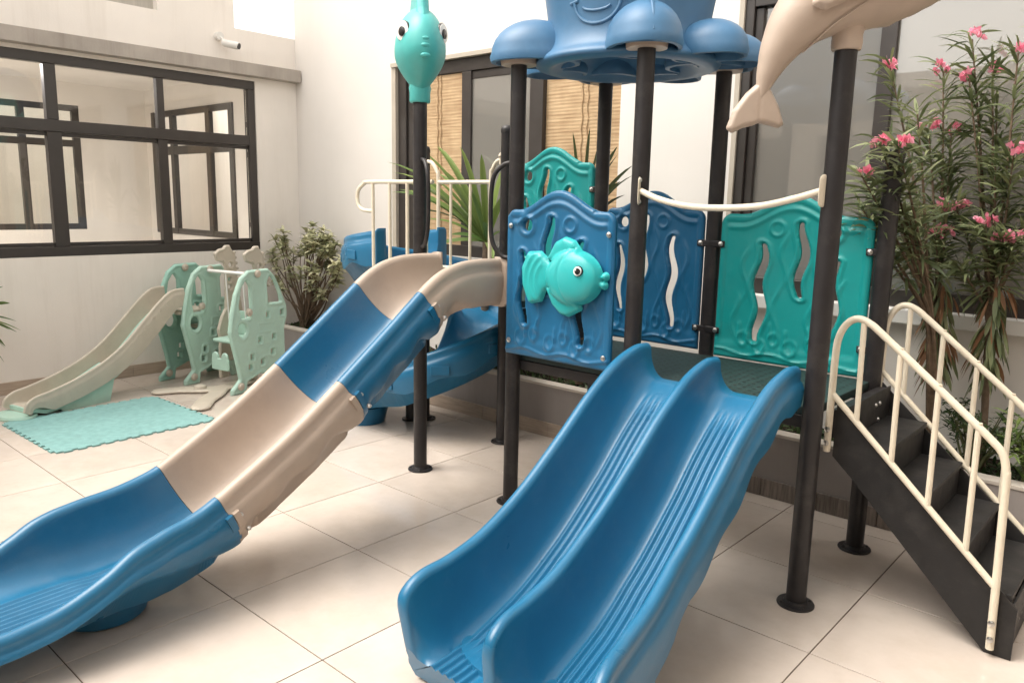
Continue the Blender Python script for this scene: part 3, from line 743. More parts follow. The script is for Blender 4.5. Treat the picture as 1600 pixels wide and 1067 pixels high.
# ---- curved cream bar between front posts, with oval brackets
zc = 1.60
g = G(); tube(g, [(1.44, .868, 1.600), (1.54, .862, 1.565), (1.68, .86, 1.540), (1.83, .86, 1.537), (1.98, .86, 1.548), (2.10, .862, 1.575), (2.20, .868, 1.605)], .013, 14, n=6); cb = part('curved_bar', g, 'cream', ps)
for xx, zz in ((1.432, 1.600), (2.205, 1.605)):
    g = G(); s_ = 1 if xx < 2 else -1
    pl_ = plate(lambda x, y: sd_box(x, y, 0, 0, .022, .058, .022), (-.03, .03, -.07, .07), .006, .004, .003, (xx, .867, zz), (s_ * .35, -.94, 0), (0, 0, 1), (s_ * .94, .35, 0))
    br = part('bracket', pl_, 'cream', cb)
    bolt_parts('bolt', [(xx + s_ * .005, .862, zz + dz) for dz in (-.045, .045)], (s_ * .94, -.35, 0), 'steel', cb, .008, .006)

# ---- hand loops on the slide posts
for (x, y, s_, z0, z1) in ((.035, .888, 1, 1.29, 1.76), (.675, .888, -1, 1.27, 1.73)):
    g = G(); tube(g, [(x, y, z1), (x + s_ * .035, y - .012, z1 - .012), (x + s_ * .075, y - .03, z1 - .06), (x + s_ * .090, y - .035, z1 - .15), (x + s_ * .088, y - .035, z0 + .13),
                      (x + s_ * .07, y - .03, z0 + .055), (x + s_ * .032, y - .012, z0 + .008), (x, y, z0)], .0115, 12, n=6)
    part('hand_loop', g, 'post', ps)

# ---- tube railings of the small entry deck
def bars(par, xs, y, z0, z1, r=.0095):
    for x in xs: bg_ = G(); tube(bg_, [(x, y, z0), (x, y, z1)], r, 10); part('baluster', bg_, 'cream', par)
g = G(); y = 1.627
tube(g, [(-.745, y + .01, 1.80), (-.69, y, 1.785), (-.645, y, 1.73), (-.632, y, 1.66), (-.632, y, 1.08)], .013, 12, n=6)
tube(g, [(-.06, y, 1.80), (-.10, y, 1.785), (-.135, y, 1.74), (-.150, y, 1.66), (-.150, y, 1.08)], .013, 12, n=6)
tube(g, [(-.632, y, 1.662), (-.150, y, 1.662)], .013, 12); tube(g, [(-.632, y, 1.10), (-.150, y, 1.10)], .013, 12)
rr = part('railing', g, 'cream', ps); bars(rr, (-.51, -.33), y, 1.10, 1.66)
g = G(); box(g, -.072, -.052, y - .016, y + .016, 1.765, 1.84, b=.008); bolt(g, (-.062, y - .016, 1.82), (0, -1, 0), .008, .006); part('bracket', g, 'cream', rr)
g = G(); y = 1.05
tube(g, [(-.055, y, 1.645), (-.62, y, 1.645), (-.68, y, 1.635), (-.735, y, 1.60), (-.75, y, 1.55), (-.735, y, 1.50), (-.69, y, 1.475), (-.60, y, 1.47)], .012, 12, n=6)
rr = part('railing', g, 'cream', ps); bars(rr, (-.595, -.435, -.275, -.11), y, 1.05, 1.645, .011)
g = G(); tube(g, [(-.595, y, 1.09), (-.11, y, 1.09)], .012, 10); part('lower_rail', g, 'cream', rr)

# ---- slides
def channel(w_, h, skirt, tr, ribs=None, nrib=5, rib_h=.006, mid=None, fw=.62, lip=.016):
    """closed profile (s,z) with z relative to the rim crest line (0) ; floor at -h"""
    P = []
    wo = w_ + tr
    ch = [(-wo - lip * .6, -skirt), (-wo - lip, -skirt * .55), (-wo - lip * .9, -tr * 2.4 - .028), (-wo - lip * .3, -tr * 2.0 - .012), (-wo - .002, -tr * 1.9), (-wo, -tr * 1.2)]
    P += ch
    for k in range(7):
        a = PI - PI * k / 6 * 1.0; P.append((-w_ + tr * math.cos(a), -tr + tr * math.sin(a)))
    wi = w_ - tr; wf = wi * fw
    if mid is None:
        for k in range(1, 9):
            a = (PI / 2) * k / 8
            P.append((-wi + (wi - wf) * (1 - math.cos(a)) ** 1.0, -tr - (h - tr) * math.sin(a) ** .85))
        n = 8 * nrib
        for k in range(1, n):
            s = -wf + 2 * wf * k / n
            P.append((s, -h + (rib_h * max(0, math.sin(2 * PI * k / 8 - .6)) if ribs else 0)))
        for q in P[::-1][n - 1:]: P.append((-q[0], q[1])) if q not in ch else None
    for q in ch[::-1]: P.append((-q[0], q[1]))
    return P
def slide_profile(W, h, skirt, tr, lanes=1, nrib=6, rib_h=0.0, lip=.016, hm=None, fl=.55, under=None, tuck=0.0):
    """W = half width to rim centre. lanes 1 or 2"""
    wo = W + tr
    m_ = min(1.0, max(.78, skirt / .14)); skirt = max(skirt, (tr * 2.2 + .03) * m_ + .006)
    outer = [(-wo - lip * .5 + tuck, -skirt), (-wo - lip * .8 + tuck * .45, -skirt * .86), (-wo - lip, -max(skirt * .58, (tr * 2.2 + .035) * m_)), (-wo - lip, -(tr * 2.2 + .03) * m_), (-wo - lip * .5, -(tr * 2.0 + .014) * m_), (-wo, -(tr * 2.0 + .006) * m_), (-wo, -tr * 1.3 * m_)]
    prof = list(outer)
    for k in range(7):
        a = PI - PI * k / 6; prof.append((-W + tr * math.cos(a), -tr + tr * math.sin(a)))
    def lane(a, b):      # concave trough between rims at a and b
        q = []; mid = (a + b) / 2; hw = (b - a) / 2; wf = hw * fl; tl = tr if a < -W + .1 else (hm or 0) + tr
        tl_a = -tr if abs(a) > .2 or lanes == 1 else -tr - (hm or 0)
        tl_b = -tr if abs(b) > .2 or lanes == 1 else -tr - (hm or 0)
        for k in range(1, 10):
            t = (PI / 2) * k / 10
            q.append((mid - wf - (hw - wf) * (math.cos(t)), tl_a - (h + tl_a) * math.sin(t)))
        n = 8 * nrib
        for k in range(0, n + 1):
            s = mid - wf + 2 * wf * k / n
            q.append((s, -h + rib_h * (.5 - .5 * math.cos(2 * PI * k / 8)) ** 1.2))
        for k in range(9, 0, -1):
            t = (PI / 2) * k / 10
            q.append((mid + wf + (hw - wf) * (math.cos(t)), tl_b - (h + tl_b) * math.sin(t)))
        return q
    if lanes == 1: prof += lane(-W + tr, W - tr)
    else:
        tm = tr * .95
        prof += lane(-W + tr, -tm)
        for k in range(7):
            a = PI - PI * k / 6; prof.append((tm * math.cos(a), -(hm or 0) - tr + tm * math.sin(a)))
        prof += lane(tm, W - tr)
    for k in range(7):
        a = PI - PI * k / 6; prof.append((W + tr * math.cos(a), -tr + tr * math.sin(a)))
    prof += [(-s, z) for s, z in outer[::-1]]
    u = -h - .022 if under is None else min(-h - .022, -under)
    dk = min(1.0, max(0.0, (skirt - h + .05) / .09)) if tuck else (1.0 if skirt > h + .02 else 0.0)
    si = (wo - .012 - tuck) * dk + wo * .72 * (1 - dk); si = min(si, wo - .012 - tuck)
    prof += [(wo - .006 - tuck, -skirt), (si, u), (-si, u), (-wo + .006 + tuck, -skirt)]
    return prof
def resample(pts, n):
    P = np.array(smooth_path(pts, 24) if len(pts) < 30 else pts, float); L_ = np.r_[0, np.cumsum(np.linalg.norm(np.diff(P, axis=0), axis=1))]
    s = np.linspace(0, L_[-1], n); return np.stack([np.interp(s, L_, P[:, k]) for k in range(P.shape[1])], 1), s / L_[-1]
def straight_rows(cx, rim, n, W, h, skirt, tr, vert=None, floor=None, **kw):
    """rim: list of (y,z) ; W,h,skirt callables of y; returns rows and ys"""
    P, s = resample(rim, n); rows = []; ys = []
    T = np.gradient(P, axis=0); T /= np.linalg.norm(T, axis=1)[:, None]
    for _ in range(2):
        Tp = np.pad(T, ((4, 4), (0, 0)), mode='edge'); T = np.stack([np.convolve(Tp[:, c_], np.ones(9) / 9, 'valid') for c_ in (0, 1)], 1)
    T /= np.linalg.norm(T, axis=1)[:, None]
    for (y, z), (ty, tz) in zip(P, T):
        ny, nz = tz, -ty
        if nz < 0: ny, nz = -ny, -nz
        if vert:
            k_ = float(np.clip((y - vert[1]) / (vert[0] - vert[1]), 0, 1)); ny *= k_; nz = math.sqrt(max(0, 1 - ny * ny))
        kk = {k: (q(y) if callable(q) else q) for k, q in kw.items()}
        fb_ = 0 if floor is None else float(np.clip((vert[1] + .12 - y) / .12, 0, 1)); fb_ = fb_ * fb_ * (3 - 2 * fb_)
        hv = h(y) * (1 - fb_) + fb_ * max(.022, z - floor(y)) if fb_ else h(y)
        pr = slide_profile(W(y), hv, skirt(y), tr, **kk)
        c = cx(y) if callable(cx) else cx
        rows.append([(c + a, y + b * ny, z + b * nz) for a, b in pr]); ys.append(y)
    return rows, ys
def itp(xs, vs):
    o = np.argsort(xs); X = np.array(xs, float)[o]; Vv = np.array(vs, float)[o]
    return lambda y: float(np.interp(y, X, Vv))

# double slide
rimD = [(.885, .955), (.84, .957), (.75, .945), (.65, .912), (.55, .862), (.45, .790), (.27, .655), (.05, .505), (-.12, .415), (-.28, .375), (-.40, .345), (-.47, .285), (-.515, .20), (-.54, .145)]
rimD_s = [(.885, .955), (.80, .955), (.65, .912), (.47, .805), (.27, .655), (.05, .505), (-.14, .415), (-.30, .378), (-.41, .366), (-.47, .340), (-.51, .290), (-.53, .220), (-.545, .160), (-.552, .128)]
WD = itp([.9, .4, .0, -.3, -.5, -.7], [.328, .328, .335, .352, .375, .38])
hD = itp([.9, .8, .6, .3, -.2, -.35, -.45, -.51, -.53, -.545, -.56], [.145, .150, .185, .215, .245, .265, .25, .205, .14, .075, .03])
rzD = itp([p[0] for p in rimD_s], [p[1] for p in rimD_s])
skD = lambda y: float(np.interp(y, [-.35, -.2, 0], [max(.05, rzD(y) - .012), .22, .165])) + (.012 * math.sin(y * 26) if y > -.1 else 0)
cxD = itp([.9, .4, 0, -.5], [1.825, 1.825, 1.832, 1.87])
rows, ys = straight_rows(cxD, rimD_s, 90, WD, hD, skD, .024, vert=(-.15, -.40), floor=itp([-.40, -.50, -.56], [.108, .102, .098]), lanes=2, nrib=5, rib_h=itp([.8, .68, .55, -.3, -.5], [0, 0, .012, .013, .014]), hm=.012, fl=.47, under=lambda y: max(0.0, rzD(y) - .014) if y < -.46 else 0.0)
for r_ in rows:
    for k_, (x_, y_, z_) in enumerate(r_):
        if y_ < -.35 and z_ < .30:
            w_ = min(1, (-.35 - y_) / .15); c_ = 1.87; t_ = (.30 - z_) * w_
            r_[k_] = (x_ + (.16 * t_ if x_ < 1.6 else (-.16 * t_ if x_ > 2.15 else 0)), y_ + .35 * t_, z_)
g = G(); loft(g, rows); ds = part('double_slide', g, 'blue', ps, label='wide blue slide with two side-by-side lanes and ribbed beds', angle=75)
g = G(); lathe(g, (1.85, -.30, 0), [(.30, 0.0), (.30, .01), (.26, .12)], 28, sy=.45); part('slide_foot', g, 'blue', ds)

# long single slide, four bolted sections
rimS = [(.90, 1.262), (.80, 1.266), (.70, 1.265), (.60, 1.255), (.50, 1.228), (.40, 1.175), (.28, 1.085), (.15, .985), (0, .872), (-.13, .775), (-.27, .675), (-.40, .592), (-.55, .505), (-.68, .435), (-.80, .398), (-.93, .378), (-1.05, .348), (-1.14, .300), (-1.22, .262), (-1.31, .230), (-1.42, .212), (-1.55, .198), (-1.66, .16)]
WS = itp([.9, .2, -.6, -.8, -1.0, -1.15, -1.45, -1.7], [.225, .24, .243, .245, .255, .262, .25, .22])
hS = itp([.9, .6, .3, -.6, -.9, -1.05, -1.2, -1.35, -1.55, -1.66], [.19, .215, .235, .235, .245, .225, .130, .080, .05, .03])
bounds = [.92, .345, -.105, -.665, -1.8]
cxS = itp([.9, -.6, -1.0, -1.5], [.385, .385, .395, .415])
ss = part('single_slide', G().add([(0, 0, 0)], []), 'ivory', ps) if False else None
def skS(y):
    for a, b in zip(bounds[:-1], bounds[1:]):
        if b <= y <= a:
            t = min((a - y) if a < .9 else 9, y - b); return .178 + (.055 if y > .5 else 0) * min(1, max(0, (y - .5) / .15)) + .100 * math.exp(-(t / .075) ** 2) + (.012 * math.sin((a - y) / (a - b) * 19) if y < .4 else 0)
    return .22
skS2 = lambda y: skS(y) if y > -.80 else float(np.interp(y, [-1.66, -1.5, -1.15, -.95, -.80], [.05, .06, .10, .165, skS(-.80)]))
P_, s_ = resample(rimS, 140)
sec_m = ['ivory', 'blue', 'ivory', 'blue']; first = None
ribS = itp([-.7, -.85, -1.6], [0, .008, .010])
def tkS(y):
    t = min([abs(y - b_) for b_ in bounds[1:4]]); return .02 + .10 * math.exp(-(t / .08) ** 2)
RA, YA = straight_rows(cxS, rimS, 220, WS, hS, skS2, .027, vert=(-.85, -1.1), floor=itp([-.98, -1.1, -1.3, -1.66], [.150, .138, .134, .128]), lanes=1, nrib=7, rib_h=lambda y: ribS(y) if y < -.7 else 0.0, fl=.45, tuck=tkS)
def row_at(yq):
    i = int(np.argmin([abs(y_ - yq) for y_ in YA])); j = i + 1 if YA[i] > yq else i - 1; j = min(max(j, 0), len(YA) - 1)
    t = 0 if YA[i] == YA[j] else (yq - YA[i]) / (YA[j] - YA[i]); return [tuple(p + (q - p) * t for p, q in zip(A_, B_)) for A_, B_ in zip(RA[i], RA[j])]
ROWS = []
for k in range(4):
    a, b = bounds[k] - .0008, bounds[k + 1] + .0008
    ROWS.append(([row_at(a)] if k else []) + [r_ for r_, y_ in zip(RA, YA) if b + .002 < y_ < a - .002] + ([row_at(b)] if k < 3 else []))
for k in range(4):
    a, b = bounds[k], bounds[k + 1]
    rows = ROWS[k]
    for r_ in rows:
        for q_, (x_, y_, z_) in enumerate(r_):
            if y_ < -.68: r_[q_] = (x_, y_ + .28 * (x_ - .385) * min(1, (-.68 - y_) / .3), z_)
    g = G(); loft(g, rows); sc = part('slide_section', g, sec_m[k], ps, label=('ivory' if k % 2 == 0 else 'blue') + ' section of the long straight slide', angle=75)
    if k < 3:    # bolting collar under the joint, on both neighbouring sections
        i = int(np.argmin(abs(P_[:, 0] - b))); y, z = P_[i]; t_ = P_[i + 1] - P_[i - 1]; t_ /= np.linalg.norm(t_); ny, nz = (t_[1], -t_[0])
        if nz < 0: ny, nz = -ny, -nz
        for side, off in ((0, .016), (1, -.014)):
            hh, Wd = hS(y), WS(y) + .027
            prof = []
            for q in range(21):
                a_ = PI * q / 20; ca = math.cos(a_); prof.append((-(Wd + .030) * math.copysign(abs(ca) ** .7, ca), -.075 - .215 * math.sin(a_)))
            inner = [(s2 * (Wd + .004) / (Wd + .030), -.075 - (-.075 - z2) * (hh - .051) / .215) for s2, z2 in prof[::-1]]
            pr = prof + inner
            rws = [[(cxS(y) + s2, y - t_[0] * o2 + z2 * ny, z - t_[1] * o2 + z2 * nz) for s2, z2 in pr] for o2 in (off - .013, off + .013)]
            g = G(); loft(g, rws); cl = part('joint_collar', g, sec_m[k + side] if off < 0 else sec_m[k], sc, angle=40)
        bolt_parts('bolt', [(cxS(y) + Wd + .018, y + ny * -dz + .03 * t_[0] * -1, z - nz * dz - .03 * t_[1]) for dz in (.10, .17)], (.8, t_[0], t_[1]), 'steel', sc, .009, .008)
    if k == 0:   # mounting flange against the posts
        def fl_sd(x, y):
            o_ = sd_box(x, y, 0, 1.145, .29, .125, .045)
            return np.maximum(o_, -sd_poly(x, y, [(-.198, 1.40), (-.195, 1.18), (-.12, 1.075), (.12, 1.075), (.195, 1.18), (.198, 1.40)], 0))
        g = plate(fl_sd, (-.31, .31, 1.0, 1.29), .01, .013, .008, (.385, .893, 0), (1, 0, 0), (0, 0, 1), (0, -1, 0)); part('mounting_flange', g, 'ivory', sc)
    if k == 3:
        g = G(); lathe(g, (.345, -.985, 0), [(.145, 0.0), (.160, .010), (.166, .03), (.172, .080), (.174, .114)], 36, sy=.95); part('slide_foot', g, 'blue', sc)

# spiral slide
cxp, cyp, rc = -.665, 1.71, .33
path = []; 
path.append((-.605, cyp - rc, 0, (-1, 0)))
nT = 72; cxw = -.78
for t in (.05, .11): path.append((-.62 - t, cyp - rc, 0, (-1, 0)))
for k in range(nT // 2 + 1):
    th = -PI / 2 - 2 * PI * k / nT; path.append((cxw + rc * math.cos(th), cyp + rc * math.sin(th), 0, (math.sin(th), -math.cos(th))))
path.append((-.70, cyp + rc, 0, (1, 0)))
for k in range(nT // 2, nT + 1):
    th = -PI / 2 - 2 * PI * k / nT; path.append((cxp + rc * math.cos(th), cyp + rc * math.sin(th), 0, (math.sin(th), -math.cos(th))))
for t in np.linspace(0.05, .62, 9): path.append((cxp - t, cyp - rc, 0, (-1, 0)))
n = len(path); Ls = [0]
for i in range(1, n): Ls.append(Ls[-1] + math.hypot(path[i][0] - path[i - 1][0], path[i][1] - path[i - 1][1]))
Ls = np.array(Ls) / Ls[-1]
zf = np.interp(Ls, [0, .05, .16, .38, .50, .58, .66, .76, .88, 1.0], [1.045, 1.035, .97, .80, .68, .57, .43, .24, .145, .12])
hsp = np.interp(Ls, [0, .1, .85, .93, 1.0], [.31, .30, .28, .2, .07])
rows = []
for i, (x, y, _, (tx, ty)) in enumerate(path):
    wv = .205 + .02 * math.sin(i * .9)
    pr = slide_profile(.25 if i > 3 else .25, hsp[i], wv if Ls[i] < .9 else max(.07, wv * hsp[i] / .28), .024, nrib=5, rib_h=0, fl=.4, lip=.018)
    lx, ly = ty, -tx       # lateral to the right of travel
    rows.append([(x + a * lx, y + a * ly, zf[i] + hsp[i] + b) for a, b in pr])
g = G(); loft(g, rows); sp = part('spiral_slide', g, 'blue', ps, label='blue spiral slide winding down behind the long straight slide', angle=75)
g = G(); lathe(g, (-1.03, 1.30, 0), [(.13, 0), (.135, .02), (.155, .10), (.158, .12)], 30, sy=1.1); part('slide_foot', g, 'blue', sp)
g = G(); lathe(g, (-.835, 1.56, 0), [(.065, 0), (.067, .008), (.042, .012), (.04, .014), (.04, .5)], 24); part('support_leg', g, 'post', sp)
for i in range(5, n - 6, 7):
    g = G()
    x, y, _, (tx, ty) = path[i]; lx, ly = ty, -tx; zr = zf[i] + hsp[i] - .135
    for sgn in (-1, 1):
        if sgn > 0: continue
        c = Vector((x + sgn * .292 * lx, y + sgn * .292 * ly, zr)); mt = Matrix.Translation(c) @ Matrix(((tx, sgn * lx, 0, 0), (ty, sgn * ly, 0, 0), (0, 0, 1, 0), (0, 0, 0, 1)))
        box(g, -.06, .06, -.010, .004, -.030, .030, b=.004, mtx=mt)
    part('moulded_pad', g, 'blue', sp)
g = G()   # mouth flange
def mf(x, y): return np.maximum(sd_box(x, y, 0, 1.17, .30, .195, .03), -sd_poly(x, y, [(-.225, 1.45), (-.22, 1.20), (-.14, 1.04), (.14, 1.04), (.22, 1.20), (.225, 1.45)], 0))
g = plate(mf, (-.33, .33, .95, 1.38), .012, .012, .006, (-.612, cyp - rc, 0), (0, 1, 0), (0, 0, 1), (1, 0, 0)); part('mounting_flange', g, 'blue', sp)

# ---- octopus roof
rx, ry, rz0 = 1.080, 1.255, 2.20
HR = .44
g = G()
prof = [(.45, -.03), (.478, -.022), (.484, -.008), (.472, .008), (.445, .03), (.425, .07), (.418, .12), (.425, .20), (.445, .32), (.45, .45), (.43, .58), (.37, .70), (.27, .79), (.13, .84), (.002, .85)]
prof = [(a * .90, b) for a, b in prof]; P2 = smooth_path([(a, b, 0) for a, b in prof], 3); lathe(g, (rx, ry, rz0), [(p[0], p[1]) for p in P2], 56, cap=False)
inn = [(.405, -.03), (.38, -.035), (.35, -.03), (.28, .02), (.2, .08), (.002, .10)]
lathe(g, (rx, ry, rz0), inn, 56, cap=False)
rf = part('roof', g, 'roof_blue', ps, label='blue octopus-shaped dome roof with rounded feet over the posts', angle=60)
def lobe(cx, cy, r, hz, out, z=rz0, rz_=.0, hole=True):
    g = G()
    pr = [(r * .90, -.012), (r * 1.0, -.010), (r * 1.03, .012), (r * 1.0, .03)]
    for k in range(1, 9):
        a = PI / 2 * k / 8; pr.append((r * .99 * math.cos(a) + .001, .03 + (hz - .03) * math.sin(a)))
    lathe(g, (cx, cy, z), pr, 36, sx=1.32, rot=out, cap=False)
    lathe(g, (cx, cy, z), [(r * .90, -.012), (r * .86, .02), (r * .6, .08), (.002, .10)], 36, sx=1.32, rot=out, cap=False)
    lb = part('tentacle', g, 'roof_blue', rf, angle=60)
    return lb
for (kx, ky) in ((.707, .903), (1.411, .905), (.712, 1.61), (1.405, 1.61)):
    a = math.atan2(ky - ry, kx - rx)
    lb = lobe(kx - .078 * math.cos(a), ky - .078 * math.sin(a), .160, .185, a)
    g = G(); tube(g, [(kx - .06 * math.cos(a) + d_ * math.cos(a), ky - .06 * math.sin(a) + d_ * math.sin(a), rz0 + zz) for d_, zz in ((.19, .03), (.165, .10), (.11, .163), (.05, .192))], .006, 6, n=4); part('seam', g, 'roof_blue', lb) if kx > 1.3 and ky < 1 else None
    g = G(); lathe(g, (kx, ky, rz0 - .02), [(.085, 0), (.09, .03), (.085, .06), (.05, .062)], 28); part('sleeve', g, 'ivory', lb)
for a in (0, PI / 2, PI): lobe(rx + .43 * math.cos(a), ry + .43 * math.sin(a), .13, .15, a, z=rz0 - .005)
lobe(rx + .47 * math.cos(.42), ry + .47 * math.sin(.42), .12, .13, .42, z=rz0 - .01)
# smile embossed on the dome: arcs on the front of the head
def on_head(az, z):
    rr = float(np.interp(z - rz0, [b for a, b in prof[5:]], [a for a, b in prof[5:]])); return (rx + rr * math.cos(az), ry + rr * math.sin(az), z)
fa = math.atan2(-.40, .085)
g = G()
tube(g, [on_head(fa + .285 * math.cos(t), 2.405 + .095 * math.sin(t)) for t in np.linspace(PI, 2 * PI, 17)], .008, 8)
tube(g, [on_head(fa + .175 * math.cos(t), 2.385 + .022 * math.sin(t)) for t in np.linspace(PI * 1.05, 1.95 * PI, 13)], .0065, 8)
tube(g, [on_head(fa - .345 + .03 * k, 2.402 + .002 * k) for k in range(5)], .0075, 8)
tube(g, [on_head(fa + .345 - .03 * k, 2.402 + .002 * k) for k in range(5)], .0075, 8)
part('smile', g, 'roof_blue', rf)
g = G()
for s_ in (-1, 1): g = G(); ellipsoid(g, on_head(fa + s_ * .36, 2.66), (.05, .03, .07), Matrix.Rotation(fa + s_ * .36 + PI / 2, 3, 'Z')); part('eye', g, 'white', rf)

# ---- fish finial on the slide post
az = math.atan2(-1.985 - .9, 3.262 - 0) + .12
fd = Vector((math.cos(az), math.sin(az), 0)); fs = Vector((-math.sin(az), math.cos(az), 0)); fc = Vector((.003, .903, 2.315))
mt = Matrix((fd, fs, (0, 0, 1))).transposed()
g = G()
rowsF = []
pr = [(-.245, .004), (-.22, .055), (-.16, .105), (-.08, .145), (0, .172), (.08, .190), (.16, .198), (.22, .19)]
ellipsoid(g, fc, (.235, .134, .215), mt, seg=40, rings=24)
for i, v in enumerate(g.v):   # drop-shaped: taper towards the neck
    p = Vector(v) - fc
    k = 1.0 if p.z > -.02 else max(.35, 1 - .55 * ((-p.z - .02) / .195) ** 1.6)
    g.v[i] = tuple(fc + Vector((p.x * k, p.y * k, p.z)))
lathe(g, (.003, .903, 2.055), [(.052, 0), (.056, .008), (.055, .05), (.060, .075), (.05, .11)], 28)
ff = part('fish_finial', g, 'turq', ps, label='turquoise fish with big eyes on top of the slide post', angle=70)
def fin_sd(x, y): return sd_poly(x, y, [(-.20, -.06), (-.19, .06), (-.10, .13), (.0, .14), (.10, .16), (.13, .10), (.16, .02), (.2, -.06)], .015)
g = plate(fin_sd, (-.25, .25, -.09, .2), .01, .020, .018, fc + Vector((0, 0, .17)) - fd * .03, fd, (0, 0, 1), fs, lambda x, y, d_: .012 + 0 * x, lambda x, y, d_: .012 + 0 * x); part('dorsal_fin', g, 'turq', ff, angle=60)
g = G(); tube(g, [fc + fd * (-.18), fc + fd * (-.26) + Vector((0, 0, .02)), fc + fd * (-.36) + Vector((0, 0, .05))], [.09, .05, .09], 16, n=4, flat=.4); part('tail', g, 'turq', ff)
g = G()
for dz, rr_ in ((.030, .024), (-.018, .026)):
    ellipsoid(g, fc + fd * .225 + Vector((0, 0, dz - .035)), (.016, .026, .013), mt, seg=16, rings=10)
ellipsoid(g, fc + fd * .23 + Vector((0, 0, .028)), (.008, .018, .010), mt, seg=12, rings=8)
part('lips', g, 'turq', ff)
for s_ in (-1, 1):
    nrm = (fd * .55 + fs * s_ * .86).normalized(); c = fc + Vector((fd * .125 + fs * s_ * .103 + Vector((0, 0, .075))))
    disc(c - nrm * .002, nrm, .052, .006, 'eyeblack', ff, 'eye_ring', 26); disc(c + nrm * .003, nrm, .048, .005, 'white', ff, 'eye', 26); disc(c + nrm * .009 + Vector((0, 0, -.004)) + fd * .006, nrm, .024, .003, 'eyeblack', ff, 'pupil', 20)

# ---- dolphin on the right post
rgt = Vector((.7485, .6631, 0)); dbase = Vector((2.226, .906, 2.092)); nrmD = Vector((.6631, -.7485, 0))
def dp(u, v): return dbase + rgt * ((u - 1320) / 449.) + Vector((0, 0, (77 - v) / 449.))
sp_ = [(1190, 158, 7), (1195, 135, 12), (1203, 108, 20), (1217, 75, 31), (1240, 40, 44), (1275, 8, 58), (1320, -16, 70), (1372, -30, 73), (1420, -33, 58), (1452, -30, 42), (1475, -24, 25), (1500, -18, 17), (1530, -12, 11), (1536, -11, 3)]
g = G(); tube(g, [dp(u, v) for u, v, r in sp_], [r / 449. for u, v, r in sp_], 28, n=6, up0=tuple(nrmD))
dl = part('dolphin', g, 'ivory', ps, label='ivory leaping dolphin on top of the right front post', angle=70)
g = G(); lathe(g, (2.226, .906, 2.085), [(.046, 0), (.0495, .003), (.052, .022), (.050, .05), (.056, .075), (.07, .11)], 28); part('collar', g, 'ivory', dl)
def fluke(x, y):
    l = sd_poly(x, y, [(.0, .075), (-.045, .035), (-.085, -.02), (-.105, -.078), (-.092, -.088), (-.055, -.07), (-.02, -.062), (.0, -.052)], .008)
    r_ = sd_poly(x, y, [(.0, .075), (.035, .045), (.062, .0), (.085, -.06), (.072, -.068), (.04, -.06), (.0, -.052)], .008)
    return np.minimum(l, r_)
g = plate(fluke, (-.13, .11, -.11, .10), .006, .013, .013, dp(1190, 165), rgt * .98 + nrmD * .0, (0, 0, 1), nrmD, lambda x, y, d_: .006 + 0 * x, lambda x, y, d_: .006 + 0 * x); part('tail_fluke', g, 'ivory', dl, angle=70)
def pec(x, y): return sd_poly(x, y, [(-.05, -.03), (-.03, .0), (.02, .045), (.10, .09), (.12, .03), (.06, -.01), (-.02, -.042)], .012)
g = plate(pec, (-.08, .15, -.07, .12), .007, .014, .014, dp(1268, 10) + nrmD * .135, (rgt * .96 + nrmD * .25), (0, 0, 1), nrmD, lambda x, y, d_: .008 + 0 * x, lambda x, y, d_: .008 + 0 * x); part('pectoral_fin', g, 'ivory', dl, angle=70)
g = G(); tube(g, [dp(1330, -60) + Vector((0, 0, .05)), dp(1300, -85) + Vector((0, 0, .07)), dp(1270, -110) + Vector((0, 0, .09))], [.09, .06, .01], 14, n=4, flat=.3, up0=tuple(rgt)); part('dorsal_fin', g, 'ivory', dl)
g = G(); pts = []
for (u, v, rr_) in ((1250, 85, 0), (1262, 72, 0), (1285, 48, 0), (1320, 22, 0), (1360, -5, 0)):
    # crease on the near flank
    best = min(sp_, key=lambda q: (q[0] - u) ** 2 + (q[1] - v) ** 2)
    d2 = math.hypot(best[0] - u, best[1] - v); dep = math.sqrt(max(0, best[2] ** 2 - min(d2, best[2] * .98) ** 2)) / 449.
    pts.append(dp(u, v) + nrmD * dep)
tube(g, pts, .0028, 6, n=5)
part('belly_crease', g, 'ivory', dl)

# ---- stairs
st_dir = Vector((1, 0, 0))
ysn, ysf = 1.045, 1.60
topx, topz, botx, botz = 2.262, .79, 2.895, .0
def stringer(y):
    # side plate: (x,z) polygon
    pts = [(2.268, .795), (2.268, .590), (2.345, .520), (2.852, .004), (2.900, .002), (2.935, .055), (2.935, .190), (2.885, .235)]
    return plate(lambda x, z: sd_poly(x, z, pts, 0), (2.25, 2.95, -.005, .81), .012, .004, .002, (0, y, 0), (1, 0, 0), (0, 0, 1), (0, -1, 0))
def stringer_box(y):
    pts = [(2.268, .795), (2.268, .590), (2.345, .520), (2.852, .002), (2.935, .002), (2.935, .190), (2.885, .240)]
    g = G(); n = len(pts); v = [(x, y - .005, z) for x, z in pts] + [(x, y + .005, z) for x, z in pts]
    f = [tuple(range(n)), tuple(range(2 * n - 1, n - 1, -1))] + [((i + 1) % n, i, i + n, (i + 1) % n + n) for i in range(n)]
    return g.add(v, f)
sc_ = part('stair_stringer', stringer_box(ysn), 'step', ps, smooth=False)
part('stair_stringer', stringer_box(ysf), 'step', ps, smooth=False)
for k, z in enumerate((.655, .515, .375, .235)):
    x0 = 2.30 + .150 * k; g = G(); box(g, x0, x0 + .165, ysn + .006, ysf - .006, z - .022, z, b=.003)
    part('tread', g, 'step', ps)
    g = G(); box(g, x0 - .001, x0 + .006, ysn + .006, ysf - .006, z + .001, z + .132, b=.001); part('riser', g, 'step', ps)
g = G(); box(g, 2.916, 2.924, ysn + .006, ysf - .006, .012, .205, b=.001); fp_ = part('riser', g, 'step', ps)
